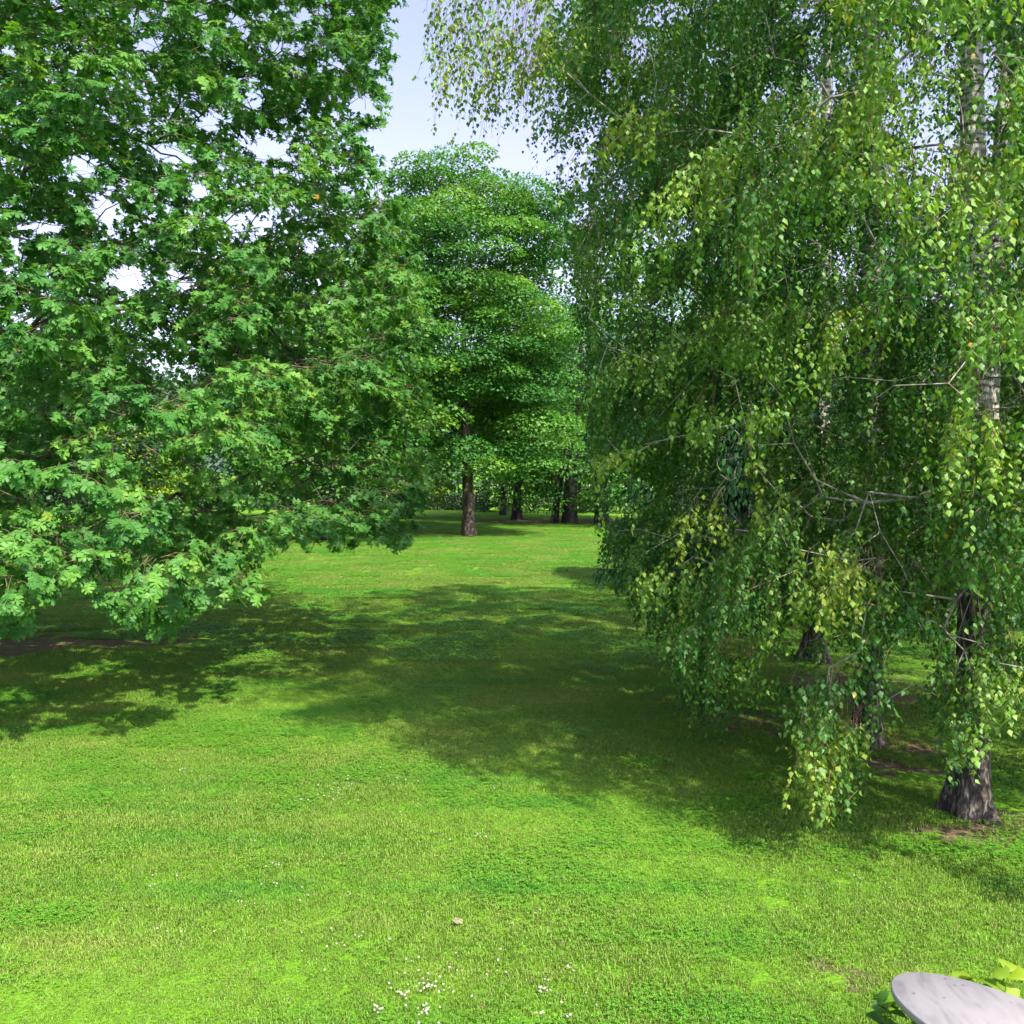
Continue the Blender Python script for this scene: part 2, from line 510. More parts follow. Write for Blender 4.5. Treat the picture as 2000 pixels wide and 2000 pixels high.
# ------------------------------------------------------------------ grass
def blade_patch(name, size, n, h_lo, h_hi, w, clover=0.0, seed=0):
    r = np.random.default_rng(seed)
    n_c = int(n * clover * 0.8)
    n_g = int(n * (1 - clover * 0.75))
    P = np.stack([r.uniform(-size / 2, size / 2, n_g), r.uniform(-size / 2, size / 2, n_g), np.zeros(n_g)], -1)
    h = r.uniform(h_lo, h_hi, n_g)
    a = r.uniform(0, 2 * math.pi, n_g)
    lean = r.uniform(0.1, 1.1, n_g)
    d = np.stack([np.cos(a), np.sin(a), np.zeros(n_g)], -1)
    s = np.stack([-np.sin(a + r.normal(0, .5, n_g)), np.cos(a), np.zeros(n_g)], -1)
    up = np.array([0, 0, 1.0])
    ww = (w * r.uniform(0.7, 1.3, n_g))[:, None]
    m = P + d * (h * lean * 0.3)[:, None] + up * (h * 0.65)[:, None]
    t = P + d * (h * lean)[:, None] + up * (h * np.clip(1.05 - lean * 0.45, 0.35, 1))[:, None]
    V = np.stack([P - s * ww / 2, P + s * ww / 2, m + s * ww * 0.45, m - s * ww * 0.45, t], 1).reshape(-1, 3)
    o = np.arange(n_g)[:, None] * 5
    F4 = o + np.array([[0, 1, 2, 3]])
    F3 = o + np.array([[3, 2, 4]])
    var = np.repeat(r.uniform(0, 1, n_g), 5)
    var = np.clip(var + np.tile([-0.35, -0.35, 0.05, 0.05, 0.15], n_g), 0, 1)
    st = np.where(r.uniform(size=n_g) < 0.07, 2.0, 0.0)
    faces, midx = [F4, F3], [st, st]
    if n_c:
        # trefoil: three small rounded leaflets
        k = n_c
        P = np.stack([r.uniform(-size / 2, size / 2, k), r.uniform(-size / 2, size / 2, k), r.uniform(0.02, h_hi * 0.9, k)], -1)
        base = len(V)
        a0 = r.uniform(0, 2 * math.pi, k)
        vs, fs, vv = [], [], []
        for j in range(3):
            aj = a0 + j * 2.094
            dd = np.stack([np.cos(aj), np.sin(aj), r.uniform(-.2, .35, k)], -1)
            ss = np.stack([-np.sin(aj), np.cos(aj), r.uniform(-.3, .3, k)], -1)
            L_ = (r.uniform(0.009, 0.015, k) * (w / 0.0036))[:, None]
            quad = np.stack([P, P + dd * L_ * 0.7 + ss * L_ * 0.48, P + dd * L_, P + dd * L_ * 0.7 - ss * L_ * 0.48], 1)
            fs.append(base + len(np.concatenate(vs)) + np.arange(k)[:, None] * 4 + np.array([[0, 1, 2, 3]]) if vs else base + np.arange(k)[:, None] * 4 + np.array([[0, 1, 2, 3]]))
            vs.append(quad.reshape(-1, 3)); vv.append(np.repeat(r.uniform(0.1, 1, k), 4))
        V = np.concatenate([V] + vs); var = np.concatenate([var] + vv)
        faces.append(np.concatenate(fs)); midx.append(np.ones(3 * k))
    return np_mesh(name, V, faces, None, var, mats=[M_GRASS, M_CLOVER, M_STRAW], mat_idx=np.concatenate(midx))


def vnoise(x, y, seed, scale):
    """smooth value noise"""
    r = np.random.default_rng(seed)
    G = r.uniform(0, 1, (64, 64))
    u, v = x * scale + 100, y * scale + 100
    i, j = np.floor(u).astype(int), np.floor(v).astype(int)
    fu, fv = u - i, v - j
    fu, fv = fu * fu * (3 - 2 * fu), fv * fv * (3 - 2 * fv)
    g = lambda a, b: G[a % 64, b % 64]
    return (g(i, j) * (1 - fu) + g(i + 1, j) * fu) * (1 - fv) + (g(i, j + 1) * (1 - fu) + g(i + 1, j + 1) * fu) * fv


def grass_object(name, pts, rot, idx, scl, col, label):
    me = bpy.data.meshes.new(name)
    me.vertices.add(len(pts))
    me.vertices.foreach_set("co", pts.astype(np.float32).ravel())
    for nm, tp, data in (("rot", 'FLOAT', rot), ("idx", 'INT', idx), ("scl", 'FLOAT', scl)):
        a = me.attributes.new(nm, tp, 'POINT')
        a.data.foreach_set("value", data.astype(np.int32 if tp == 'INT' else np.float32))
    o = bpy.data.objects.new(name, me)
    COL.objects.link(o)
    tag(o, label, "grass", kind="stuff")
    ng = bpy.data.node_groups.new(name, 'GeometryNodeTree')
    ng.interface.new_socket("Geometry", in_out='INPUT', socket_type='NodeSocketGeometry')
    ng.interface.new_socket("Geometry", in_out='OUTPUT', socket_type='NodeSocketGeometry')
    N, L = ng.nodes, ng.links
    gi, go = N.new("NodeGroupInput"), N.new("NodeGroupOutput")
    ci = N.new("GeometryNodeCollectionInfo"); ci.inputs['Collection'].default_value = col
    ci.inputs['Separate Children'].default_value = True; ci.inputs['Reset Children'].default_value = True
    ip = N.new("GeometryNodeInstanceOnPoints"); ip.inputs['Pick Instance'].default_value = True

    def attr(nm, tp):
        n = N.new("GeometryNodeInputNamedAttribute"); n.data_type = tp; n.inputs['Name'].default_value = nm
        return n.outputs['Attribute']
    cx = N.new("ShaderNodeCombineXYZ"); L.new(attr("rot", 'FLOAT'), cx.inputs[2])
    er = N.new("FunctionNodeEulerToRotation"); L.new(cx.outputs[0], er.inputs[0])
    sc = attr("scl", 'FLOAT')
    L.new(gi.outputs[0], ip.inputs['Points']); L.new(ci.outputs[0], ip.inputs['Instance'])
    L.new(attr("idx", 'INT'), ip.inputs['Instance Index']); L.new(er.outputs[0], ip.inputs['Rotation'])
    L.new(sc, ip.inputs['Scale'])
    L.new(ip.outputs[0], go.inputs[0])
    md = o.modifiers.new("grass", 'NODES'); md.node_group = ng
    return o


def patch_collection(name, specs):
    c = bpy.data.collections.new(name)
    for i, s in enumerate(specs):
        o = bpy.data.objects.new("%s_%02d" % (name, i), blade_patch("%s_%02d" % (name, i), **s))
        c.objects.link(o)
    return c


PS = 0.25
near_col = patch_collection("tuft", [dict(size=PS * 1.3, n=760, h_lo=0.012, h_hi=0.036, w=0.0040, clover=c, seed=20 + i) for i, c in
                                     enumerate((0, 0, 0, 0, 0.05, 0.1, 0.15, 0.2, 0.3, 0.45))])
far_col = patch_collection("turf", [dict(size=1.15, n=3600, h_lo=0.018, h_hi=0.045, w=0.009, clover=0.25 if i > 2 else 0, seed=60 + i) for i in range(5)])


def grid_points(step, y0, y1, mx):
    ys = np.arange(y0, y1, step)
    pts = []
    for y in ys:
        w = 0.53 * y + mx
        xs = np.arange(-w, w, step)
        pts.append(np.stack([xs, np.full_like(xs, y)], -1))
    p = np.concatenate(pts)
    p += rng.uniform(-0.25, 0.25, p.shape) * step
    return p


p = grid_points(PS, 3.8, 17.0, 1.2)
sv = soil_value(p[:, 0], p[:, 1])
sv = np.where(sv > 0, sv + (vnoise(p[:, 0], p[:, 1], 5, 2.2) - 0.5) * 1.2, 0)
p = p[(sv < 0.62) | (rng.uniform(size=len(p)) < 0.3)]
cl = vnoise(p[:, 0], p[:, 1], 3, 0.7) * 0.35 + vnoise(p[:, 0] * 0.6, p[:, 1], 4, 2.4) * 0.65 + rng.normal(0, 0.07, len(p))
idx = np.clip(np.interp(cl, [0.35, 0.85], [0, 9.9]), 0, 9).astype(int)
hgt = 0.8 + 0.5 * vnoise(p[:, 0], p[:, 1], 9, 1.3)
grass_object("grass", np.c_[p, np.zeros(len(p))], rng.uniform(0, 6.28, len(p)), idx, hgt, near_col, "short mown lawn grass mixed with clover nearest to the viewer")
p = grid_points(1.0, 17.3, 62, 2.5)
sv = soil_value(p[:, 0], p[:, 1])
sv = np.where(sv > 0, sv + (vnoise(p[:, 0], p[:, 1], 5, 1.2) - 0.5), 0)
p = p[(sv < 0.55)]
grass_object("grass", np.c_[p, np.zeros(len(p))], rng.integers(0, 4, len(p)) * math.pi / 2 + rng.normal(0, .1, len(p)), rng.integers(0, 5, len(p)),
             rng.uniform(0.9, 1.15, len(p)), far_col, "sunlit and shaded mown lawn grass further off, up to the far trees")


# ------------------------------------------------------------------ tree builders
def trunk_mesh(name, pts, rad, mat, sides=20, flare=0.0, lumps=0.0, seed=0, roots=5):
    """pts (S,3), rad (S,)"""
    r = np.random.default_rng(seed)
    pts, rad = np.array(pts, float), np.array(rad, float)
    S = max(24, len(pts) * 6)
    t = np.linspace(0, len(pts) - 1, S)
    if flare:
        t = (len(pts) - 1) * np.linspace(0, 1, S) ** 1.5
    P = np.stack([np.interp(t, np.arange(len(pts)), pts[:, k]) for k in range(3)], -1)
    R = np.interp(t, np.arange(len(pts)), rad)
    P[:, :2] += 0.02 * np.sin(np.linspace(0, 9, S))[:, None] * np.array([[1, 0.6]]) * (np.linspace(0, 1, S)[:, None])
    ang = np.arange(sides) * 2 * math.pi / sides
    ph = r.uniform(0, 6.28, 4)
    z = P[:, 2] - P[0, 2]
    fl = np.exp(-z / (rad[0] * 1.6))
    rt = (0.30 + 0.9 * np.maximum(np.cos(ang * roots / 2 + ph[0]), -np.cos(ang * roots / 2 + ph[0])) ** 4) * (0.75 + 0.25 * np.cos(ang * 2 + ph[1]))
    ridge = 0.05 * (flare > 0) * np.cos(ang * 9 + ph[3])[None, :] * np.cos(ang * 13 + ph[2])[None, :]
    RR = R[:, None] * (1 + ridge + flare * fl[:, None] * rt[None, :]
                       + lumps * (np.sin(ang * 3 + ph[2])[None] * np.sin(z * 2.3 + ph[3])[:, None] + 0.6 * np.sin(ang * 7 + ph[1])[None] * np.cos(z * 1.1)[:, None]))
    V = P[:, None, :] + np.stack([np.cos(ang), np.sin(ang), np.zeros(sides)], -1)[None] * RR[:, :, None]
    V[0, :, 2] -= 0.12
    ii = np.arange(S * sides).reshape(S, sides)
    a, b = ii[:-1], ii[1:]
    Q = np.stack([a, np.roll(a, -1, 1), np.roll(b, -1, 1), b], -1).reshape(-1, 4)
    return np_mesh(name, V.reshape(-1, 3), [Q], mat, smooth=True)


def grow(trunk_pts, trunk_rad, targets, tip_r=0.006, expo=2.3, arch=0.35, wiggle=0.05, min_z=1.5, seed=0, up_pen=0.6):
    """connect every target to the nearest node of the growing skeleton; returns edges (P0,P1,R0,R1,limb)"""
    r = np.random.default_rng(seed)
    tp, tr = np.array(trunk_pts, float), np.array(trunk_rad, float)
    n = 26
    t = np.linspace(0, len(tp) - 1, n)
    T = np.stack([np.interp(t, np.arange(len(tp)), tp[:, k]) for k in range(3)], -1)
    TR = np.interp(t, np.arange(len(tp)), tr)
    keep = T[:, 2] > min_z
    T, TR = T[keep], TR[keep]
    pos = [*T]; par = [-1] * len(T); limb = [-1] * len(T)
    base_d = [0.0] * len(T)
    ntrunk = len(T)
    rad_cap = list(TR)
    tdir = [np.zeros(3)] * len(T)
    order = np.argsort(np.min(np.linalg.norm(targets[:, None] - T[None], axis=2), axis=1))
    limb_n = 0
    tip = []
    for ti in order:
        g = targets[ti]
        A = np.array(pos)
        d = np.linalg.norm(A - g, axis=1)
        cost = d + 0.28 * np.array(base_d) + up_pen * np.maximum(A[:, 2] - g[2] - 0.4, 0) * 0.5
        cosv = np.sum((g - A) * np.array(tdir), axis=1) / np.maximum(d, 1e-6)
        cost = cost + d * 1.5 * np.where(np.array(par) >= 0, np.clip(0.75 - cosv, 0, 2), 0.0)
        j = int(np.argmin(cost))
        a = A[j]
        Lg = d[j]
        dirn = (g - a) / max(Lg, 1e-6)
        c1 = a + dirn * 0.35 * Lg + np.array([0, 0, arch * 0.35 * Lg])
        c2 = g - dirn * 0.35 * Lg + np.array([0, 0, arch * 0.3 * Lg])
        k = int(np.clip(Lg / 0.28, 2, 14))
        wv1, wv2, wv3 = r.normal(0, 1, 3), r.normal(0, 0.7, 3), r.normal(0, 0.35, 3)
        if par[j] == -1:
            lid = limb_n; limb_n += 1
        else:
            lid = limb[j]
        pj = j
        for s in range(1, k + 1):
            u = s / k
            q = (1 - u) ** 3 * a + 3 * (1 - u) ** 2 * u * c1 + 3 * (1 - u) * u * u * c2 + u ** 3 * g
            q = q + (wv1 * math.sin(u * math.pi) + wv2 * math.sin(u * math.pi * 2) + wv3 * math.sin(u * math.pi * 4)) * wiggle * min(Lg, 2.5)
            if s < k: q = q + r.normal(0, 0.012, 3)
            pos.append(q); par.append(pj); limb.append(lid); base_d.append(base_d[pj] + np.linalg.norm(q - pos[pj]))
            tdir.append((q - pos[pj]) / max(np.linalg.norm(q - pos[pj]), 1e-6))
            pj = len(pos) - 1
        tip.append(pj)
    n = len(pos)
    acc = np.zeros(n)
    for i in tip: acc[i] += tip_r ** expo
    R = np.zeros(n)
    for i in range(n - 1, -1, -1):
        if i >= ntrunk:
            acc[i] = max(acc[i], tip_r ** expo)
            R[i] = acc[i] ** (1 / expo)
            if par[i] >= 0: acc[par[i]] += acc[i]
    pos = np.array(pos)
    P0, P1, R0, R1, LB = [], [], [], [], []
    for i in range(ntrunk, n):
        p_ = par[i]
        P0.append(pos[p_]); P1.append(pos[i]); R1.append(R[i]); R0.append(R[i] * 1.05 if p_ < ntrunk else R[p_]); LB.append(limb[i])
    return np.array(P0), np.array(P1), np.array(R0), np.array(R1), np.array(LB)


def branch_parts(parent, edges, mat, thick=0.02, maxlimbs=60):
    P0, P1, R0, R1, LB = edges
    for l in np.unique(LB):
        s = LB == l
        d = unit(P1[s] - P0[s]) * 0.01
        V, Q = tube_arrays(np.stack([P0[s], (P0[s] + P1[s]) / 2, P1[s] + d], 1), np.stack([R0[s], (R0[s] + R1[s]) / 2, R1[s]], 1), 7)
        link("branch", np_mesh("branch", V, [Q], mat, smooth=True), parent)


def leaf_objects(parent, tmpl, mat, pos, axis, nrm, size, var, nmax=300):
    """the nmax leaves that show largest become objects of their own; returns the mask of those used"""
    px, py, dep = project(pos)
    vis = (px > 10) & (px < 1990) & (py > 10) & (py < 1990)
    sc = np.where(vis, size / dep, 0)
    # keep the leaf nearest to the camera in each small cell of view so that the chosen ones show
    cell = (px // 14).astype(int) * 100000 + (py // 14).astype(int)
    order = np.argsort(dep)
    _, first = np.unique(cell[order], return_index=True)
    front = np.zeros(len(pos), bool); front[order[first]] = True
    sc = np.where(front, sc, 0)
    pick = np.argsort(-sc)[:nmax]
    pick = pick[sc[pick] > 0]
    protos = []
    for v in (0.1, 0.3, 0.5, 0.7, 0.85):
        a, f, vv = leaves_arrays(tmpl, np.zeros((1, 3)), np.array([[0, 1.0, 0]]), np.array([[0, 0, 1.0]]), np.ones(1), np.array([v]))
        protos.append(np_mesh("leaf", a, f, mat, vv))
    ax = unit(axis[pick]); nn = unit(nrm[pick] - ax * np.sum(nrm[pick] * ax, -1, keepdims=True)); sd = np.cross(ax, nn)
    base = np.array(parent.location)
    for k, i in enumerate(pick):
        me = protos[int(np.clip(var[i] * 5, 0, 4))]
        o = bpy.data.objects.new("leaf", me)
        M = Matrix([[*(sd[k] * size[i])], [*(ax[k] * size[i])], [*(nn[k] * size[i])]]).transposed().to_4x4()
        M.translation = Vector(pos[i] - base)
        o.matrix_local = M
        o.parent = parent
        COL.objects.link(o)
    used = np.zeros(len(pos), bool); used[pick] = True
    return used


def sprays(centers, outward, n_twig, n_leaf, L_twig, leaf_len, seed, droop=0.35, flat=0.5):
    """broadleaf boughs: twigs radiating outward, leaves in rosettes near their ends"""
    r = np.random.default_rng(seed)
    N = len(centers)
    d = unit(outward[:, None, :] * 0.7 + r.normal(0, 1, (N, n_twig, 3)) * np.array([1, 1, flat]) * 0.85 + np.array([0, 0, 0.05]))
    L_ = r.uniform(0.5, 1.2, (N, n_twig)) * L_twig
    st = centers[:, None, :] + r.normal(0, 0.06, (N, n_twig, 3))
    u = np.array([0, 0.4, 0.75, 1.0])
    tw = st[:, :, None, :] + d[:, :, None, :] * (L_[:, :, None] * u)[..., None]
    tw[..., 2] += (0.22 * u - 0.42 * u * u)[None, None] * L_[:, :, None]
    tw = tw.reshape(-1, 4, 3)
    dd = d.reshape(-1, 3); LL = L_.reshape(-1)
    f = 1 - np.abs(r.normal(0, 0.33, (len(tw), n_leaf)))
    f = np.clip(f, 0.1, 1)
    pos = np.stack([np.stack([np.interp(f[i], u, tw[i, :, k]) for k in range(3)], -1) for i in range(len(tw))]) if len(tw) < 200 else None
    if pos is None:
        seg = np.clip(np.searchsorted(u, f) - 1, 0, 2)
        fr = (f - u[seg]) / (u[seg + 1] - u[seg])
        rows = np.arange(len(tw))[:, None]
        pos = tw[rows, seg] * (1 - fr[..., None]) + tw[rows, seg + 1] * fr[..., None]
    n = len(tw) * n_leaf
    pos = pos.reshape(-1, 3)
    ddl = np.repeat(dd, n_leaf, 0)
    axis = unit(ddl * 0.6 + unit(r.normal(0, 1, (n, 3)) * np.array([1, 1, 0.6])) * 0.9 + np.array([0, 0, -droop]))
    nrm = np.array([0, 0, 0.8]) + ddl * 0.7 + r.normal(0, 0.33, (n, 3))
    size = leaf_len * r.uniform(0.5, 1.2, n)
    pos = pos + axis * 0.02
    var = np.clip(np.repeat(np.repeat(r.uniform(0.15, 0.75, N), n_twig), n_leaf) + r.normal(0, 0.12, n), 0.02, 0.93)
    return tw, LL, pos, axis, nrm, size, var


def poisson(cands, dmin):
    keep = []
    K = np.empty((0, 3))
    cell = {}
    for p in cands:
        c = tuple((p // dmin).astype(int))
        ok = True
        for dx in (-1, 0, 1):
            for dy in (-1, 0, 1):
                for dz in (-1, 0, 1):
                    for q in cell.get((c[0] + dx, c[1] + dy, c[2] + dz), ()):
                        if np.sum((p - q) ** 2) < dmin * dmin:
                            ok = False; break
                    if not ok: break
                if not ok: break
            if not ok: break
        if ok:
            cell.setdefault(c, []).append(p)
            keep.append(p)
    return np.array(keep)


def holes_keep(pos, holes, seed=0, soft=0.35):
    """thin foliage where the crown is open (gaps between boughs)"""
    px, py, _ = project(pos)
    r = np.random.default_rng(seed)
    k = np.ones(len(pos), bool)
    for hx, hy, rx, ry in holes:
        q = ((px - hx) / rx) ** 2 + ((py - hy) / ry) ** 2
        k &= ~(q < 1 + r.normal(0, soft, len(pos)))
    return k


def lumps(P, s, seed):
    """smooth 3-D field in -1..1 that gathers boughs into masses with hollows between"""
    r = np.random.default_rng(seed)
    v = np.zeros(len(P))
    for k in range(9):
        d = unit(r.normal(0, 1, 3)) * 2 * math.pi / (s * r.uniform(0.8, 1.6)) * np.array([1, 1, 1.35])
        v += np.sin(P @ d + r.uniform(0, 6.28))
    return v / 3.6


# ------------------------------------------------------------------ the red oak on the left
OAK_POLY = [(-700, -900), (700, -900), (790, -300), (775, 0), (762, 80), (752, 180), (748, 240), (700, 262), (742, 300), (755, 350), (800, 400),
            (835, 560), (845, 700), (850, 860), (835, 990), (815, 1030), (780, 1075), (720, 1045), (650, 1078), (560, 1075), (505, 1060),
            (515, 1110), (545, 1180), (420, 1175), (335, 1235), (215, 1200), (165, 1150), (110, 1200), (0, 1245), (-700, 1300)]
OAK_HOLES = [(305, 290, 30, 22), (340, 300, 40, 24), (400, 235, 40, 26), (490, 190, 34, 30), (535, 285, 46, 26), (560, 90, 60, 22), (650, 120, 44, 18),
             (455, 430, 32, 32), (390, 370, 34, 26), (160, 320, 46, 40), (90, 435, 52, 22), (250, 545, 72, 32), (365, 550, 30, 22), (60, 620, 34, 30),
             (230, 590, 20, 20), (280, 85, 30, 22), (320, 20, 24, 20), (110, 10, 16, 20), (690, 200, 24, 34), (470, 60, 20, 20), (590, 30, 30, 26),
             (330, 740, 50, 60), (260, 860, 70, 46), (300, 935, 60, 40), (120, 960, 95, 30), (420, 900, 26, 50), (590, 900, 60, 34), (640, 960, 60, 34), (520, 990, 50, 26),
             (200, 400, 36, 60), (230, 1130, 40, 22), (120, 1150, 24, 16)]
OAK_HOLES = [(a, b, x * 0.78, y * 0.78) for a, b, x, y in OAK_HOLES]
OAK_AT = np.array([-10.6, 18.2, 0.0])


def oak_front(px, py):
    """how near the outer boughs come, by direction of view"""
    base = np.interp(px, [-300, 0, 300, 550, 700, 850], [10.2, 10.3, 10.6, 12.6, 13.8, 15.2])
    up = np.interp(py, [-200, 200, 600, 900, 1250], [2.2, 1.6, 1.2, 0.9, 0.0])
    return base + up


def make_oak():
    root = empty("oak_tree", OAK_AT, "large red oak with lobed dark green leaves and boughs hanging low over the lawn", "tree")
    tp = [OAK_AT + np.array(v) for v in ((0, 0, 0), (0.1, 0.1, 2), (0.2, 0, 5), (0.1, -0.1, 9), (0.3, 0, 13), (0.4, 0.1, 17.5))]
    tr = [0.46, 0.40, 0.34, 0.26, 0.16, 0.04]
    link("trunk", trunk_mesh("trunk", tp, tr, M_BARK, 22, flare=0.6, lumps=0.05, seed=3), root)
    r = np.random.default_rng(5)
    c = np.stack([r.uniform(-16, 0.5, 90000), r.uniform(9.8, 25, 90000), r.uniform(0.9, 18, 90000)], -1)
    px, py, dep = project(c)
    e = c - np.array([-9.0, 17.3, 9.6])
    q = np.sqrt((e[:, 0] / 7.9) ** 2 + (e[:, 1] / 7.6) ** 2 + (e[:, 2] / 8.6) ** 2)
    fr = oak_front(px, py)
    inview = (px > -150) & (py > -120)
    pr = 26.0
    okp = in_poly(px + 0, py + pr, OAK_POLY) & in_poly(px + pr * 1.3, py, OAK_POLY)
    dens = inview & okp & (c[:, 1] > fr) & (c[:, 1] < fr + 3.6) & (q < 1.35)
    # a low bough layer is only open air under the crown's inside
    dens &= ~((py > 1090) & (c[:, 1] > fr + 1.6))
    A = poisson(c[dens], 0.43)
    A = A[lumps(A, 2.0, 77) > -0.22]
    k = holes_keep(A, [(a, b, x * 0.9, y * 0.9) for a, b, x, y in OAK_HOLES], 1, 0.1)
    A = A[k]
    out = inview & okp & (c[:, 1] >= fr + 3.6) & (q < 1.0) & (c[:, 2] > 1.9) & (py < 1060)
    rest = (~inview) & (q < 1.0) & (q > 0.55) & (c[:, 2] > 2.0) & (c[:, 1] < 24)
    B = poisson(c[out | rest], 1.1)
    B = B[holes_keep(B, OAK_HOLES, 2, 0.2)]
    ctr = np.array([-9.0, 17.5, 8.0])
    tgt = np.concatenate([A, B])
    sub = np.random.default_rng(1).permutation(len(A))[:len(A)]
    edges = grow(tp, tr, tgt, tip_r=0.0050, arch=0.25, min_z=2.2, seed=4, wiggle=0.12)
    branch_parts(root, edges, M_BARK)
    oA = unit((A - ctr) * np.array([1, 1, 0.5]))
    tw, LL, pos, ax, nr, sz, var = sprays(A, oA, 7, 13, 0.50, 0.172, 7, droop=0.75, flat=0.35)
    k = holes_keep(pos, OAK_HOLES, 3) 
    lx, ly, _ = project(pos)
    jx = np.repeat(r.normal(0, 11, len(A) * 7), 13); jy = np.repeat(r.normal(0, 11, len(A) * 7), 13)
    k &= in_poly(lx + jx, ly + jy, OAK_POLY) | (lx < 0) | (ly < 0)
    pos, ax, nr, sz, var = pos[k], ax[k], nr[k], sz[k], var[k]
    u = r.uniform(size=len(pos)); var = np.where(u < 0.0006, 0.99, var)
    used = leaf_objects(root, OAK, M_OAK, pos, ax, nr, sz, var)
    pos, ax, nr, sz, var = (v[~used] for v in (pos, ax, nr, sz, var))
    _, _, dep = project(pos)
    nearm = dep < 12.0
    Vs, Fs, vs, off = [], [], [], 0
    for mk, tm in ((nearm, OAK), (~nearm, OAKS)):
        v, f, w = leaves_arrays(tm, pos[mk], ax[mk], nr[mk], sz[mk], var[mk])
        Vs.append(v); Fs += [g + off for g in f]; vs.append(w); off += len(v)
    oB = unit((B - ctr) * np.array([1, 1, 0.5]))
    tw2, LL2, pos, ax, nr, sz, var = sprays(B, oB, 8, 7, 1.0, 0.27, 8, droop=0.3, flat=0.5)
    k = holes_keep(pos, OAK_HOLES, 4)
    lx, ly, _ = project(pos)
    k &= in_poly(lx, ly, OAK_POLY) | (lx < 0) | (ly < 0)
    v, f, w = leaves_arrays(OAKS, pos[k], ax[k], nr[k], sz[k], var[k])
    Vs.append(v); Fs += [g + off for g in f]; vs.append(w)
    link("foliage", np_mesh("foliage", np.concatenate(Vs), Fs, M_OAK, np.concatenate(vs)), root, "stuff")
    k = holes_keep(tw[:, 2], OAK_HOLES, 5)
    lx, ly, _ = project(tw[:, 3]); k &= in_poly(lx, ly, OAK_POLY) | (lx < 0) | (ly < 0)
    V, Q = tube_arrays(tw[k], np.tile([0.0034, 0.0025, 0.0018, 0.001], (int(k.sum()), 1)), 4)
    link("twigs", np_mesh("twigs", V, [Q], M_TWIG), root, "stuff")
    LOG("oak boughs", len(A), len(B))
    return root


# ------------------------------------------------------------------ birches
BIRCH_POLY = [(1000, -900), (848, -80), (845, 60), (850, 200), (862, 268), (900, 215), (930, 255), (955, 262), (1000, 225), (1030, 250), (1070, 270),
              (1100, 330), (1085, 400), (1110, 470), (1135, 560), (1150, 660), (1160, 800), (1175, 960), (1190, 1060), (1205, 1130), (1265, 1200),
              (1315, 1290), (1345, 1400), (1375, 1440), (1430, 1390), (1480, 1330), (1545, 1400), (1560, 1470), (1580, 1570), (1610, 1630), (1660, 1590), (1712, 1560),
              (1715, 1440), (1740, 1350), (1830, 1350), (1850, 1500), (1900, 1510), (1925, 1430), (1990, 1390), (2700, 1400), (2700, -900)]
BIRCH_HOLES = [(1800, 200, 46, 52), (1845, 110, 34, 50), (1930, 130, 36, 60), (1905, 210, 40, 46), (1810, 270, 52, 30), (1920, 275, 40, 30), (1770, 110, 30, 26),
               (1740, 60, 30, 24), (1620, 165, 22, 20), (1610, 115, 16, 14), (1560, 30, 20, 12), (1510, 180, 26, 24), (1735, 240, 30, 20), (1400, 100, 34, 30), (1290, 20, 60, 26),
               (1240, 90, 34, 26), (1150, 240, 26, 40), (1130, 330, 34, 46), (1240, 370, 34, 30), (1260, 460, 40, 26), (1130, 420, 30, 26), (1215, 590, 40, 30),
               (1330, 590, 70, 30), (1375, 605, 60, 14), (1750, 330, 60, 26), (1840, 340, 30, 24), (1755, 645, 20, 22), (1185, 640, 26, 40), (1330, 440, 40, 30),
               (1430, 890, 30, 90), (1440, 980, 40, 50), (1210, 960, 40, 60), (1100, 40, 30, 60), (1000, 30, 30, 22), (1250, 960, 34, 34),
               (1560, 1240, 46, 30), (1640, 1290, 40, 50), (1780, 1290, 56, 60), (1440, 1260, 40, 30), (1880, 1250, 26, 30), (1990, 1235, 30, 20), (1660, 1390, 30, 36)]
BIRCH_HOLES_FRONT = [(1620, 470, 130, 90), (1660, 860, 190, 130), (1340, 930, 140, 66), (1740, 1085, 80, 50), (1600, 60, 90, 60), (1780, 700, 90, 60), (1240, 520, 90, 60),
                     (1540, 1300, 60, 40), (1430, 760, 90, 50), (1960, 760, 60, 60), (1860, 1180, 60, 40)]


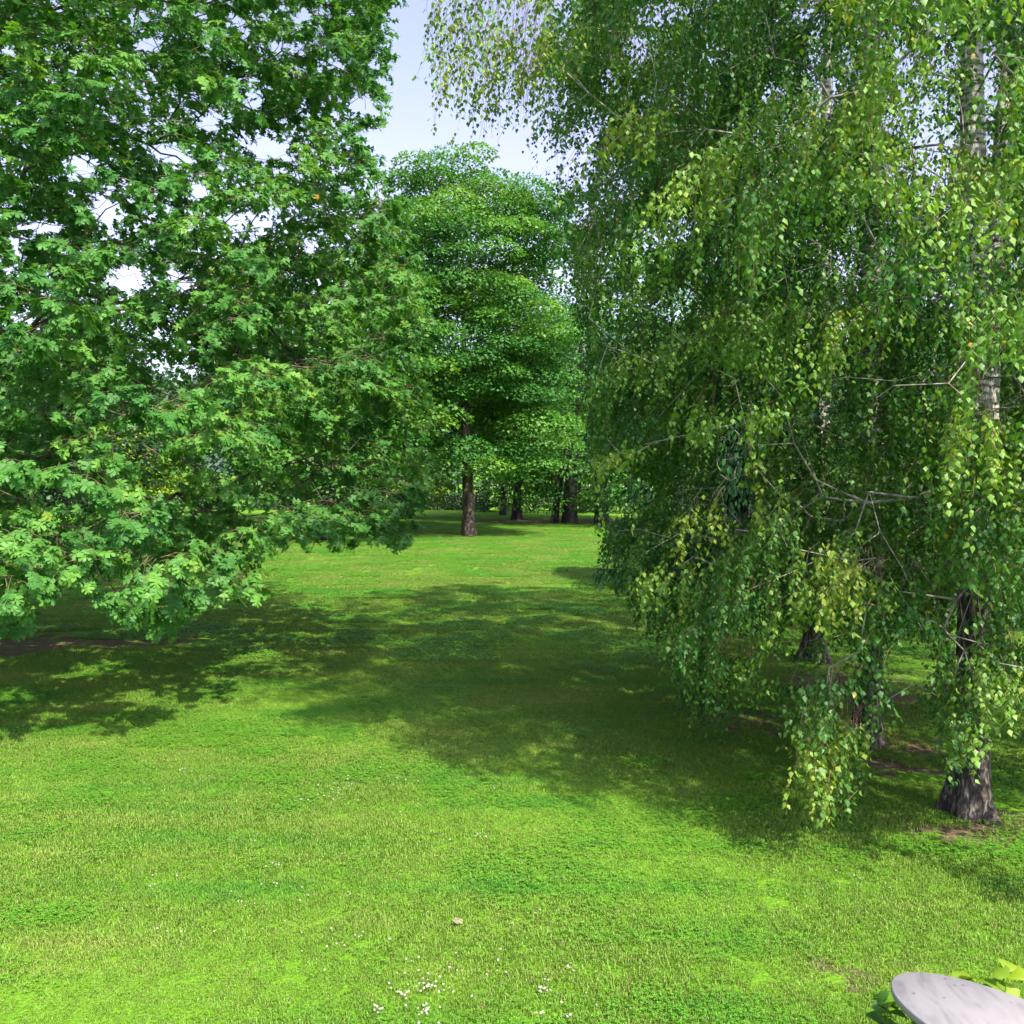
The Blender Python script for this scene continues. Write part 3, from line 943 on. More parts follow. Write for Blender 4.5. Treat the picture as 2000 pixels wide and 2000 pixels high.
def birch(at, top, lean, rad, layer, label, n_bough, strands, leaf, seed, group, holes, poly, extra=None, parts=300, region=None, tmpl=BIRCH, fork=None, thin=1.0, lit_tone=0.0, spacing=0.64):
    """layer: function (px,py)->(near,far) depth range of hanging curtains"""
    r = np.random.default_rng(seed)
    at = np.array(at, float)
    root = empty("birch_tree", at, label, "tree", group)
    tp = [at + np.array([lean[0] * k + 0.05 * math.sin(k * 7), lean[1] * k, top * k]) for k in np.linspace(0, 1, 8)]
    tr = [rad * v for v in (1.0, 0.92, 0.83, 0.72, 0.58, 0.42, 0.26, 0.08)]
    link("trunk", trunk_mesh("trunk", tp, tr, M_BIRCHBARK, 56, flare=1.1, lumps=0.06, seed=seed, roots=5), root)
    if fork is not None:
        fp = [np.array(q) for q in fork]
        fr = np.linspace(rad * 0.62, 0.04, len(fp))
        link("trunk", trunk_mesh("trunk", fp, fr, M_BIRCHBARK, 18, seed=seed + 1), root)
    # bough ends
    xs, ys, zs = region
    c = np.stack([r.uniform(*xs, 60000), r.uniform(*ys, 60000), r.uniform(*zs, 60000)], -1)
    px, py, dep = project(c)
    near, far = layer(px, py)
    inview = (py > -150) & (px < 2050)
    ok = (c[:, 1] > near) & (c[:, 1] < far)
    h = c[:, :2] - at[:2] - np.array(lean) * (c[:, 2:3] / top)
    rr_ = np.linalg.norm(h, axis=1)
    lim = np.interp(c[:, 2], [1.5, 4, 9, top], [4.8, 5.6, 4.2, 0.8])
    ok &= np.where(inview, in_poly(px, py + 40, poly) & (rr_ < lim * 1.25), rr_ < lim * 0.8)
    C = c[ok]
    w = np.exp(-2.0 * np.maximum(project(C)[1] * 0 + C[:, 2] - 11, 0) / 6)
    C = C[r.uniform(size=len(C)) < w]
    C = poisson(C, spacing)
    C = C[lumps(C, 1.7, seed + 5) > -0.45]
    C = C[holes_keep(C, [(a, b, x * 0.7, y * 0.7) for a, b, x, y in holes], seed, 0.1)]
    r.shuffle(C)
    cx_, cy_, _ = project(C)
    C = C[cx_ > 1075]; cx_, cy_, _ = project(C)
    seen = (cx_ < 2050) & (cy_ > -120)
    C = np.concatenate([C[seen][:n_bough], C[~seen][:150]])
    if extra is not None:
        C = np.concatenate([np.array(extra), C])
    tgt = C
    edges = grow(tp, tr, tgt, tip_r=0.0034, arch=0.55, min_z=2.2, seed=seed, wiggle=0.16, up_pen=0.2)
    branch_parts(root, edges, M_BIRCHBARK if False else M_GREYTWIG)
    near_of = lambda q: layer(*project(q)[:2])[0]
    # hanging strands around each bough end
    N = len(C)
    hc = unit(np.concatenate([C[:, :2] - at[:2], np.full((N, 1), -0.35)], 1))
    M = strands
    u0 = r.uniform(-0.25, 1, (N, M))
    sidev = np.stack([-hc[:, 1], hc[:, 0], np.zeros(N)], -1)
    st = C[:, None] + hc[:, None] * (u0 * 0.62)[..., None] + sidev[:, None] * r.normal(0, 0.17, (N, M))[..., None] + r.normal(0, 0.05, (N, M, 3))
    st[..., 2] -= 0.35 * np.abs(u0) ** 2
    Ls = r.uniform(0.18, 0.85, (N, M)) * r.uniform(0.5, 1.35, (N, 1))
    st = st.reshape(-1, 3); Ls = Ls.reshape(-1)
    S = 7
    u = np.linspace(0, 1, S)
    out = np.repeat(hc, M, 0) * 0.75 + r.normal(0, 0.45, (N * M, 3)); out[:, 2] = 0
    P = st[:, None] + out[:, None] * ((0.35 * (1 - np.exp(-3 * u)))[None] * Ls[:, None] * 0.8)[..., None]
    P[..., 2] += (0.10 * np.sin(u * math.pi * 0.7) - u ** 1.15)[None] * Ls[:, None]
    P[..., :2] += r.normal(0, 0.012, P[..., :2].shape)
    # stop a strand where the curtain ends
    fx, fy, _ = project(P.reshape(-1, 3))
    jx = np.repeat(r.normal(0, 14, len(P)), S); jy = np.repeat(r.normal(6, 30, len(P)), S)
    good = (in_poly(fx + jx, fy + jy, poly) | (fx > 2040) | (fy < -20)).reshape(-1, S)
    good &= (P[..., 2] > 0.35)
    nn = np.where(good.all(1), S, np.argmin(good, 1))
    frac = np.clip(nn / S, 0, 1)
    ok = frac > 0.25
    P, Ls, frac = P[ok], Ls[ok], frac[ok]
    # resample to its shortened length
    t = u[None] * frac[:, None] * (S - 1)
    i0 = np.clip(t.astype(int), 0, S - 2); fr_ = (t - i0)[..., None]
    rows = np.arange(len(P))[:, None]
    P = P[rows, i0] * (1 - fr_) + P[rows, i0 + 1] * fr_
    Ls = Ls * frac
    boid = (np.repeat(np.arange(N), M))[ok]
    per = 0.026 / thin
    kmax = int(1.4 / per)
    kk = np.arange(kmax)[None]
    pos_u = (kk + r.uniform(0, 1, (len(P), kmax))) * per / Ls[:, None]
    sel = pos_u < 1
    si, _ = np.nonzero(sel)
    uu = pos_u[sel] * (S - 1)
    i0 = np.clip(uu.astype(int), 0, S - 2); fr_ = (uu - i0)[:, None]
    pos = P[si, i0] * (1 - fr_) + P[si, i0 + 1] * fr_
    n = len(pos)
    rd = unit(r.normal(0, 1, (n, 3)) * np.array([1, 1, 0.3]))
    pet = r.uniform(0.01, 0.035, n)[:, None]
    ax = unit(rd * 0.62 + np.array([0, 0, -0.85]) + r.normal(0, 0.2, (n, 3)))
    pos = pos + rd * pet
    nr = rd + np.array([0, 0, 0.75]) + r.normal(0, 0.35, (n, 3))
    sz = leaf * r.uniform(0.6, 1.15, n)
    bv = np.clip(r.normal(0.30, 0.20, N) + 0.36 * np.clip(1.0 - (C[:, 1] - near_of(C)) / 1.8, 0, 1), 0.05, 0.88)  # front boughs yellower: sun leaves, with their sunlit look put into the colour
    var = np.clip(bv[boid[si]] + r.normal(0, 0.09, n) + lit_tone, 0.02, 0.90)  # whole-tree shift paints in the lit front birch and shaded rear ones
    var = np.where(r.uniform(size=n) < 0.004, r.uniform(0.92, 1.0, n), var)
    k = holes_keep(pos, holes, seed + 2) | ((r.uniform(size=n) < 0.28) & (project(pos)[1] < 700))
    ox, oy, _ = project(pos)
    for hx, hy, rx, ry, kp in THIN:
        k &= (((ox - hx) / rx) ** 2 + ((oy - hy) / ry) ** 2 > 1) | (r.uniform(size=n) < kp)
    # what hangs outside the frame is built coarser
    outm = (ox > 2080) | (oy < -90)
    k &= ~outm | (r.uniform(size=n) < 0.4)
    sz = np.where(outm, sz * 1.55, sz)
    pos, ax, nr, sz, var = pos[k], ax[k], nr[k], sz[k], var[k]
    if parts:
        used = leaf_objects(root, BIRCH, M_BIRCH, pos, ax, nr, sz, var, parts)
        pos, ax, nr, sz, var = (v[~used] for v in (pos, ax, nr, sz, var))
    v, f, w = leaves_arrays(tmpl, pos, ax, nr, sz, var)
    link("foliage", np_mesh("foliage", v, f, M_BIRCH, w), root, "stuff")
    kh = holes_keep(P[:, 4], holes, seed + 3, 0.2)
    P = P[kh]
    ox, oy, od = project(P[:, 3])
    P = P[(ox < 2060) & (oy > -60) & (r.uniform(size=len(P)) < np.interp(od, [9, 12, 16], [1, 0.5, 0.3]))][:, ::2]
    V, Q = tube_arrays(P, np.tile(np.linspace(0.0024, 0.0011, 4), (len(P), 1)), 3)
    link("twigs", np_mesh("twigs", V, [Q], M_TWIG), root, "stuff")
    LOG("birch", len(C), "boughs", len(P), "strands", n, "leaves")
    return root


# ------------------------------------------------------------------ generic farther tree: domed clumps of leaves
def clump_tree(name, at, h, crad, crown_lo, trunk_r, label, cat, leafmat, barkmat, leaf, n_clump, per, seed, group=None, trunk_off=None, squash=0.45,
               clump_r=1.0, shape=None, trunks=None, lit_layers=True, droopy=0.2, gap=0.9, core=0.45, hollow=-0.6):
    r = np.random.default_rng(seed)
    at = np.array([at[0], at[1], 0.0])
    root = empty(name, at, label, cat, group)
    for k, (ox, oy, rr_) in enumerate(trunks or [(0, 0, trunk_r)]):
        tp = [at + np.array([ox * (1 - s * 0.6) + 0.15 * math.sin(seed + k + s * 3), oy * (1 - s * 0.6), s * h * 0.78]) for s in np.linspace(0, 1, 6)]
        tr = [rr_ * v for v in (1, 0.88, 0.68, 0.42, 0.22, 0.05)]
        link("trunk", trunk_mesh("trunk", tp, tr, barkmat, 16, flare=0.55, lumps=0.07, seed=seed + k), root)
    c = r.uniform(-1, 1, (12000, 3))
    cz = (crown_lo + h) / 2; rz = (h - crown_lo) / 2
    q = np.linalg.norm(c, axis=1)
    ang = np.arctan2(c[:, 1], c[:, 0])
    edge = 1.0 + 0.10 * np.sin(ang * 3 + seed) + 0.08 * np.sin(c[:, 2] * 7 + ang * 2 + seed)
    if shape == 'egg':
        wd = np.interp(c[:, 2], [-1, -0.75, -0.2, 0.3, 0.65, 0.88, 1], [0.75, 0.95, 1.0, 1.0, 0.88, 0.6, 0.15])
        q = np.maximum(np.hypot(c[:, 0], c[:, 1]) / wd, 0)
    ok = (q < edge) & (q > core * edge)
    c = c[ok] * np.array([crad, crad, rz]) + at + np.array([0, 0, cz])
    C = poisson(c, clump_r * gap)
    C = C[lumps(C, clump_r * 3.2, seed) > hollow]
    N = len(C)
    tpts = [at + np.array([0, 0, s * h * 0.9]) for s in np.linspace(0, 1, 6)]
    edges = grow(tpts, [trunk_r * v for v in (1, 0.9, 0.78, 0.6, 0.35, 0.08)], C, tip_r=0.012, min_z=crown_lo * 0.8, arch=0.2, seed=seed, wiggle=0.1)
    P0, P1, R0, R1, LB = edges
    V, Q = tube_arrays(np.stack([P0, P1], 1), np.stack([R0, R1], 1), 5)
    link("branches", np_mesh("branches", V, [Q], barkmat, smooth=True), root)
    # leaves on flattened domes
    out = unit((C - (at + np.array([0, 0, cz]))) * np.array([1, 1, 0.6]))
    d = unit(r.normal(0, 1, (N, per, 3)) + out[:, None] * 0.5)
    d[..., 2] = np.where(r.uniform(size=(N, per)) < 0.7, np.abs(d[..., 2]), d[..., 2])
    cr = clump_r * r.uniform(0.65, 1.25, (N, 1, 1))
    rad = r.uniform(0.55, 1.0, (N, per, 1)) ** 0.5
    pos = C[:, None] + d * cr * rad * np.array([1, 1, squash])
    pos[..., 2] -= droopy * (np.linalg.norm((pos - C[:, None])[..., :2], axis=-1) / clump_r) ** 2
    pos = pos.reshape(-1, 3); dd = d.reshape(-1, 3)
    n = len(pos)
    ax = unit(dd * np.array([1, 1, 0.2]) + r.normal(0, 0.5, (n, 3)) + np.array([0, 0, -0.35]))
    nr = np.array([0, 0, 0.75]) + dd * 0.9 + r.normal(0, 0.33, (n, 3))
    sz = leaf * r.uniform(0.6, 1.2, n)
    var = np.clip(np.repeat(r.uniform(0.0, 0.95, N), per) + r.normal(0, 0.15, n), 0, 1)
    pos[:, 2] = np.maximum(pos[:, 2], 0.25)
    v, f, w = leaves_arrays(KITE, pos, ax, nr, sz, var)
    link("crown", np_mesh("crown", v, f, leafmat, w), root, "stuff")
    return root


make_oak()


def edge_depth(px, py):
    """depth of the row's sunny side: the higher the bough the nearer it reaches"""
    a = 0.67 * (px - 1000) / 1960 + 0.74
    b = 0.21 * (918 - py) / 1960
    return np.clip((8.45 - 0.21 * 3.2) / (a + b), 6.9, 10.4)


def layA(px, py):
    n = edge_depth(px, py) - 0.1
    return n, n + 2.6


def layB(px, py):
    n = edge_depth(px, py) + 2.2
    return n, n + 3.8


def layC(px, py):
    n = px * 0 + 14.5
    return n, n + 4.5


THIN = [(930, 60, 120, 250, 0.30), (1130, 420, 100, 170, 0.5), (1070, 250, 60, 110, 0.35), (1040, 20, 40, 120, 0.5), (1240, 110, 80, 90, 0.6), (1850, 190, 130, 150, 0.6), (1260, 590, 130, 40, 0.7)]


BG = "birches standing in a loose row on the right"
A_at = ground(1892, 1590)
B_at = ground(1690, 1455)
C_at = ground(1588, 1292)
LOG("birch feet", A_at, B_at, C_at)
exA = [unproj(x, y, d) for x, y, d in ((860, 40, 10.5), (930, 60, 10.4), (900, 120, 10.2), (985, 80, 10.3), (1040, 130, 10.3), (880, -20, 10.5), (960, -40, 10.5),
                                       (1010, 60, 10.1), (915, 20, 10.6), (1060, 60, 10.3), (1590, 1400, 8.2), (1640, 1410, 8.3), (1560, 1425, 8.2), (1620, 1380, 8.4),
                                       (1860, 1330, 8.1), (1905, 1340, 8.1), (1880, 330, 8.4), (1870, 60, 8.6), (1950, 100, 8.6), (1900, -20, 8.7), (1970, 230, 8.5), (1985, 20, 8.6), (1850, 420, 8.3), (1930, 500, 8.3), (1900, 620, 8.4), (1870, 830, 8.3), (1930, 930, 8.2), (1890, 1010, 8.3))]
SPRAY_POLY_A = BIRCH_POLY
fk = [unproj(1925, 1000, 9.5), unproj(1935, 720, 9.6), unproj(1945, 400, 9.7), unproj(1985, -50, 9.9), unproj(2020, -500, 10.0)]
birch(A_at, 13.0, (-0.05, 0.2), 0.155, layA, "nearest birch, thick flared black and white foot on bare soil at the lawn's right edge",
      420, 39, 0.057, 101, BG, BIRCH_HOLES + BIRCH_HOLES_FRONT, BIRCH_POLY, extra=exA, region=((-1.5, 9.5), (6.8, 14), (0.9, 12.5)), fork=fk, lit_tone=0.06, spacing=0.53)
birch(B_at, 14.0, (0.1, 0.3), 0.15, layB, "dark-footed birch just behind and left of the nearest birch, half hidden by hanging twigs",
      300, 36, 0.063, 102, BG, BIRCH_HOLES, BIRCH_POLY, region=((-0.8, 9), (10, 16.5), (1.6, 13)), tmpl=RHOMB, lit_tone=-0.12)  # leaf tone darkened to paint in shade from the birch in front
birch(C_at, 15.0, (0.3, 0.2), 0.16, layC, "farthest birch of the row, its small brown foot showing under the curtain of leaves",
      300, 25, 0.080, 103, BG, BIRCH_HOLES, [(p[0] + (0 if p[1] > 1100 else 0), min(p[1], 1190)) for p in BIRCH_POLY], region=((-0.5, 12), (14, 20), (2.5, 15)), tmpl=KITE, thin=0.8, lit_tone=-0.1)

# ------------------------------------------------------------------ the trees of the park behind
clump_tree("maple_tree", (-2.2, 48.6), 18.4, 4.6, 3.4, 0.31, "tall round-headed tree with light green leaves alone in the middle of the lawn", "tree", M_MAPLE, M_BARK2,
           0.165, 0, 400, 21, gap=0.66, core=0.35, hollow=-0.32, clump_r=1.45, squash=0.36, droopy=0.45, shape='egg')
clump_tree("maple_tree", (-8.2, 45.5), 13.5, 5.2, 1.6, 0.42, "broad tree with a thick shoot-covered trunk behind the oak's low boughs", "tree", M_MAPLE, M_DARKBARK,
           0.20, 200, 150, 22, clump_r=1.2)
clump_tree("maple_tree", (4.6, 60.5), 17.0, 6.6, 1.2, 0.4, "light green tree on two thick black trunks right of the central tree", "tree", M_MAPLE, M_DARKBARK,
           0.23, 300, 130, 23, clump_r=1.35, trunks=[(-1.0, 0, 0.42), (1.0, 0.4, 0.40), (-2.0, 0.6, 0.22)], shape='egg')
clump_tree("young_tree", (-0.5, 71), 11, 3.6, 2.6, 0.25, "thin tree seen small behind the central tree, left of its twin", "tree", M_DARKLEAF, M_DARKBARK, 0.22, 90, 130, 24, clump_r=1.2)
clump_tree("young_tree", (0.3, 64.6), 10, 3.2, 2.4, 0.3, "small dark-stemmed tree just right of the central trunk in the far shade", "tree", M_MAPLE, M_DARKBARK, 0.22, 90, 130, 25, clump_r=1.1)
clump_tree("golden_tree", (-6.8, 66), 5.2, 2.6, 1.0, 0.12, "small golden yellow-green tree beside the central trunk", "tree", M_GOLD, M_DARKBARK, 0.17, 70, 160, 26, clump_r=0.9)
clump_tree("golden_tree", (-22.5, 60), 6.0, 2.6, 1.0, 0.12, "yellow-green tree glimpsed through the gaps under the oak", "tree", M_GOLD, M_DARKBARK, 0.2, 60, 120, 27, clump_r=0.9)
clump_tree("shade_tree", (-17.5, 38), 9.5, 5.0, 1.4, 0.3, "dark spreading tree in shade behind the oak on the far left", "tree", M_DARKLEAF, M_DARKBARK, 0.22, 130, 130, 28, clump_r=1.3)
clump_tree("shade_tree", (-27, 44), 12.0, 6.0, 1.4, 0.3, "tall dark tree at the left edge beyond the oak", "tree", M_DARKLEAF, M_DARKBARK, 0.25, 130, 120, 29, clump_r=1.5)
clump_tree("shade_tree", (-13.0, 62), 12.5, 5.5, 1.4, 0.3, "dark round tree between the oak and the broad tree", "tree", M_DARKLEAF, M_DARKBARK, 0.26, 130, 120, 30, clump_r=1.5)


def conifer(at, h, rad, label, seed, lo=1.2):
    r = np.random.default_rng(seed)
    at = np.array([at[0], at[1], 0.0])
    root = empty("conifer_tree", at, label, "tree")
    tp = [at + np.array([0.1 * math.sin(k * 5), 0, h * k]) for k in np.linspace(0, 1, 6)]
    link("trunk", trunk_mesh("trunk", tp, [0.38, 0.34, 0.28, 0.2, 0.12, 0.03], M_DARKBARK, 16, flare=0.5, seed=seed), root)
    N = 210
    z = lo + (h - lo) * np.linspace(0, 1, N) ** 1.15
    ang = np.arange(N) * 2.39996 + r.normal(0, 0.2, N)
    L_ = rad * (1 - (z - lo) / (h - lo)) ** 0.75 * r.uniform(0.75, 1.1, N) + 0.4
    u = np.linspace(0, 1, 9)
    d = np.stack([np.cos(ang), np.sin(ang), np.zeros(N)], -1)
    P = at + d[:, None] * (L_[:, None] * u)[..., None]
    P[..., 2] += z[:, None] + L_[:, None] * (0.12 * u - 0.42 * u ** 2)
    P[..., 2] = np.maximum(P[..., 2], 0.6)
    V, Q = tube_arrays(P, L_[:, None] * np.linspace(0.02, 0.003, 9), 5)
    link("branches", np_mesh("branches", V, [Q], M_DARKBARK), root)
    # drooping sprays hung like fringes
    K = 150
    uu = r.uniform(0.12, 1, (N, K)) * 8
    i0 = np.clip(uu.astype(int), 0, 7); fr = (uu - i0)[..., None]
    rows = np.arange(N)[:, None]
    pos = P[rows, i0] * (1 - fr) + P[rows, i0 + 1] * fr
    sd = np.stack([-d[:, 1], d[:, 0], np.zeros(N)], -1)
    s_ = r.normal(0, 0.16, (N, K)) * (1.2 + L_[:, None] * 0.3)
    pos = pos + sd[:, None] * s_[..., None]
    pos[..., 2] -= np.abs(s_) * 0.5 + r.uniform(0, 0.45, (N, K))
    pos = pos.reshape(-1, 3); pos[:, 2] = np.maximum(pos[:, 2], 0.45)
    n = len(pos)
    ax = np.array([0, 0, -1.0]) + np.repeat(d, K, 0) * 0.35 + r.normal(0, 0.22, (n, 3))
    nr = np.repeat(d, K, 0) + r.normal(0, 0.6, (n, 3))
    v, f, w = leaves_arrays(NARROW, pos, ax, nr, r.uniform(0.12, 0.30, n), r.uniform(0, 1, n))
    link("foliage", np_mesh("foliage", v, f, M_CONIFER, w), root, "stuff")
    return root


conifer((6.2, 26.0), 9.5, 3.9, "dark weeping conifer whose drooping fringe shows left of the birches", 41)
conifer((11.5, 30.0), 9.0, 4.4, "second dark conifer deeper behind the birches", 42, lo=0.8)


def bush(name, at, rx, ry, h, label, cat, mat, n, leaf, seed):
    r = np.random.default_rng(seed)
    at = np.array([at[0], at[1], 0.0])
    root = empty(name, at, label, cat)
    d = unit(r.normal(0, 1, (n, 3))); d[:, 2] = np.abs(d[:, 2])
    lump = 1 + 0.13 * np.sin(d[:, 0] * 9 + seed) * np.cos(d[:, 1] * 8) + 0.1 * np.sin(d[:, 2] * 11 + d[:, 0] * 6)
    pos = at + d * np.array([rx, ry, h]) * (r.uniform(0.55, 1, n) ** 0.4 * lump)[:, None]
    pos[:, 2] = np.maximum(pos[:, 2] * r.uniform(0.8, 1, n), 0.06)
    v, f, w = leaves_arrays(KITE, pos, d + r.normal(0, 0.6, (n, 3)), d * 0.5 + np.array([0, 0, .8]) + r.normal(0, 0.4, (n, 3)), leaf * r.uniform(0.6, 1.2, n), r.uniform(0, 1, n))
    link("foliage", np_mesh("foliage", v, f, mat, w), root, "stuff")
    k = 9
    a = r.uniform(0, 6.28, k)
    P = at + np.stack([np.zeros((k, 4)), np.zeros((k, 4)), np.zeros((k, 4))], -1)
    u = np.linspace(0, 1, 4)
    P = at + np.stack([np.cos(a)[:, None] * u * rx * 0.7, np.sin(a)[:, None] * u * ry * 0.7, np.tile(u, (k, 1)) * h * 0.85], -1)
    V, Q = tube_arrays(P, np.tile([0.04, 0.03, 0.02, 0.01], (k, 1)), 5)
    link("stems", np_mesh("stems", V, [Q], M_DARKBARK), root)
    return root


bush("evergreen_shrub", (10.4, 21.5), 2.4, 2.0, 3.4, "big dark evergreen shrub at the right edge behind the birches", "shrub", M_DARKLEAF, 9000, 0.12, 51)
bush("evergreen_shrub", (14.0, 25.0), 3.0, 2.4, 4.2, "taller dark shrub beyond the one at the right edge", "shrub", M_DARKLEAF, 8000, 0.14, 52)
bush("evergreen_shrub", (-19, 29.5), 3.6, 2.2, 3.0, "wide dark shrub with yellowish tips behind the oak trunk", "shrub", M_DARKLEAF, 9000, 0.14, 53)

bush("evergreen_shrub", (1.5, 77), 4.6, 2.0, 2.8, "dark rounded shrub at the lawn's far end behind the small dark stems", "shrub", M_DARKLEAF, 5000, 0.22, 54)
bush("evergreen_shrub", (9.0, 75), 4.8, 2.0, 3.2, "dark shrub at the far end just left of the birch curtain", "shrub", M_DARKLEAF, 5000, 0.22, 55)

# clipped hedge across the far end of the lawn
r = np.random.default_rng(61)
n = 26000
s = r.uniform(0, 1, n)
X = r.uniform(-46, -2, n); Z = np.where(s < 0.55, r.uniform(0, 1.15, n), 1.15 + r.normal(0, 0.03, n)); Yh = np.where(s < 0.55, 80 + r.normal(0, 0.05, n), r.uniform(80, 81.4, n))
pos = np.stack([X, Yh, Z], -1)
nr = np.where((s < 0.55)[:, None], np.array([0, -1.0, 0.3]), np.array([0, 0, 1.0])) + r.normal(0, 0.5, (n, 3))
v, f, w = leaves_arrays(KITE, pos, r.normal(0, 1, (n, 3)), nr, r.uniform(0.10, 0.2, n), r.uniform(0, 1, n))
hr = empty("hedge", (-24, 80.7, 0), "low clipped hedge running across the far end of the lawn", "hedge")
link("foliage", np_mesh("foliage", v, f, M_HEDGE, w), hr, "stuff")
bx = np.array([(x, y, z) for x in (-46, -2) for y in (80.06, 81.3) for z in (0, 1.1)], float)
link("stems", np_mesh("stems", bx, [np.array([(0, 1, 3, 2), (4, 6, 7, 5), (0, 4, 5, 1), (2, 3, 7, 6), (1, 5, 7, 3)])], M_DARKBARK), hr)

# far wood beyond the hedge that reads as one mass
r = np.random.default_rng(62)
Vs, Fs, Ws, off = [], [], [], 0
for k in range(26):
    x = -82 + k * 6.6 + r.normal(0, 1.2); y = r.uniform(88, 104); hh = r.uniform(9, 15); rad = r.uniform(4, 6)
    n = 2600
    d = unit(r.normal(0, 1, (n, 3)))
    lump = 1 + 0.16 * np.sin(d[:, 0] * 8 + k) * np.cos(d[:, 1] * 7 + k) + 0.12 * np.sin(d[:, 2] * 10)
    pos = np.array([x, y, hh * 0.5]) + d * np.array([rad, rad, hh * 0.5]) * (lump * r.uniform(0.6, 1, n) ** 0.3)[:, None]
    pos[:, 2] = np.maximum(pos[:, 2], 0.3)
    v, f, w = leaves_arrays(KITE, pos, d + r.normal(0, 0.6, (n, 3)), d * 0.4 + np.array([0, 0, 1]) + r.normal(0, 0.35, (n, 3)), r.uniform(0.3, 0.62, n), np.clip(r.uniform(0, 1) * 0.6 + r.uniform(0, 0.5, n), 0, 1))
    Vs.append(v); Fs += [g + off for g in f]; Ws.append(w); off += len(v)
o = link("woodland", np_mesh("woodland", np.concatenate(Vs), Fs, M_DARKLEAF, np.concatenate(Ws)), None, "stuff")
tag(o, "belt of dark green woodland closing the park beyond the far hedge", "woodland")

# ------------------------------------------------------------------ white stone table at the corner
def stone_mat():
    m, N, L = new_mat("pale_stone")
    out = N.new("ShaderNodeOutputMaterial")
    p = N.new("ShaderNodeBsdfPrincipled"); p.inputs['Roughness'].default_value = 0.7
    g = N.new("ShaderNodeNewGeometry")
    n = N.new("ShaderNodeTexNoise"); n.inputs['Scale'].default_value = 4; n.inputs['Detail'].default_value = 9; n.inputs['Distortion'].default_value = 1.0
    mp = N.new("ShaderNodeMapping"); mp.inputs['Scale'].default_value = (3, 1, 1); mp.inputs['Rotation'].default_value = (0, 0, 0.8)
    L.new(g.outputs['Position'], mp.inputs[0]); L.new(mp.outputs[0], n.inputs[0])
    r_ = ramp_node(N, [(0.3, (0.17, 0.168, 0.175)), (0.5, (0.235, 0.228, 0.232)), (0.75, (0.27, 0.26, 0.258))])
    L.new(n.outputs[0], r_.inputs[0])
    v = N.new("ShaderNodeTexVoronoi"); v.inputs['Scale'].default_value = 14
    L.new(g.outputs['Position'], v.inputs[0])
    mr = N.new("ShaderNodeMapRange"); mr.inputs['From Min'].default_value = 0.03; mr.inputs['From Max'].default_value = 0.16
    mr.inputs['To Min'].default_value = 0.45
    L.new(v.outputs['Distance'], mr.inputs[0])
    sc = N.new("ShaderNodeVectorMath"); sc.operation = 'SCALE'
    L.new(r_.outputs[0], sc.inputs[0]); L.new(mr.outputs[0], sc.inputs['Scale'])
    L.new(sc.outputs[0], p.inputs['Base Color'])
    b = N.new("ShaderNodeBump"); b.inputs['Strength'].default_value = 0.2; b.inputs['Distance'].default_value = 0.01
    L.new(n.outputs[0], b.inputs['Height']); L.new(b.outputs[0], p.inputs['Normal'])
    L.new(p.outputs[0], out.inputs[0])
    return m


M_STONE = stone_mat()
TZ = 0.74
T_c = np.array([2.21, 4.30, 0.0]); T_a, T_b, T_rot = 0.60, 0.30, math.radians(-57)


def lathe_like(rings, sides, squash, name):
    """rings: (z, scale) of an ellipse outline"""
    ang = np.arange(sides) * 2 * math.pi / sides
    V = []
    for z, sc in rings:
        x = T_a * squash[0] * sc * np.cos(ang); y = T_b * squash[1] * sc * np.sin(ang)
        V.append(np.stack([T_c[0] + x * math.cos(T_rot) - y * math.sin(T_rot), T_c[1] + x * math.sin(T_rot) + y * math.cos(T_rot), np.full(sides, z)], -1))
    V = np.concatenate(V)
    ii = np.arange(len(rings) * sides).reshape(len(rings), sides)
    a, b = ii[:-1], ii[1:]
    Q = np.stack([a, np.roll(a, -1, 1), np.roll(b, -1, 1), b], -1).reshape(-1, 4)
    return np_mesh(name, V, [Q, ii[-1][None], ii[0][::-1][None]], M_STONE)


tb = empty("stone_table", T_c, "pale oval stone table top in the bottom right corner", "table")
link("table_top", lathe_like([(TZ - 0.045, 0.97), (TZ - 0.035, 0.995), (TZ - 0.008, 1.0), (TZ, 0.988)], 72, (1, 1), "table_top"), tb)
link("pedestal", lathe_like([(-0.02, 0.5), (0.06, 0.5), (0.10, 0.36), (0.4, 0.3), (0.62, 0.36), (TZ - 0.046, 0.5)], 32, (0.8, 1.1), "pedestal"), tb)


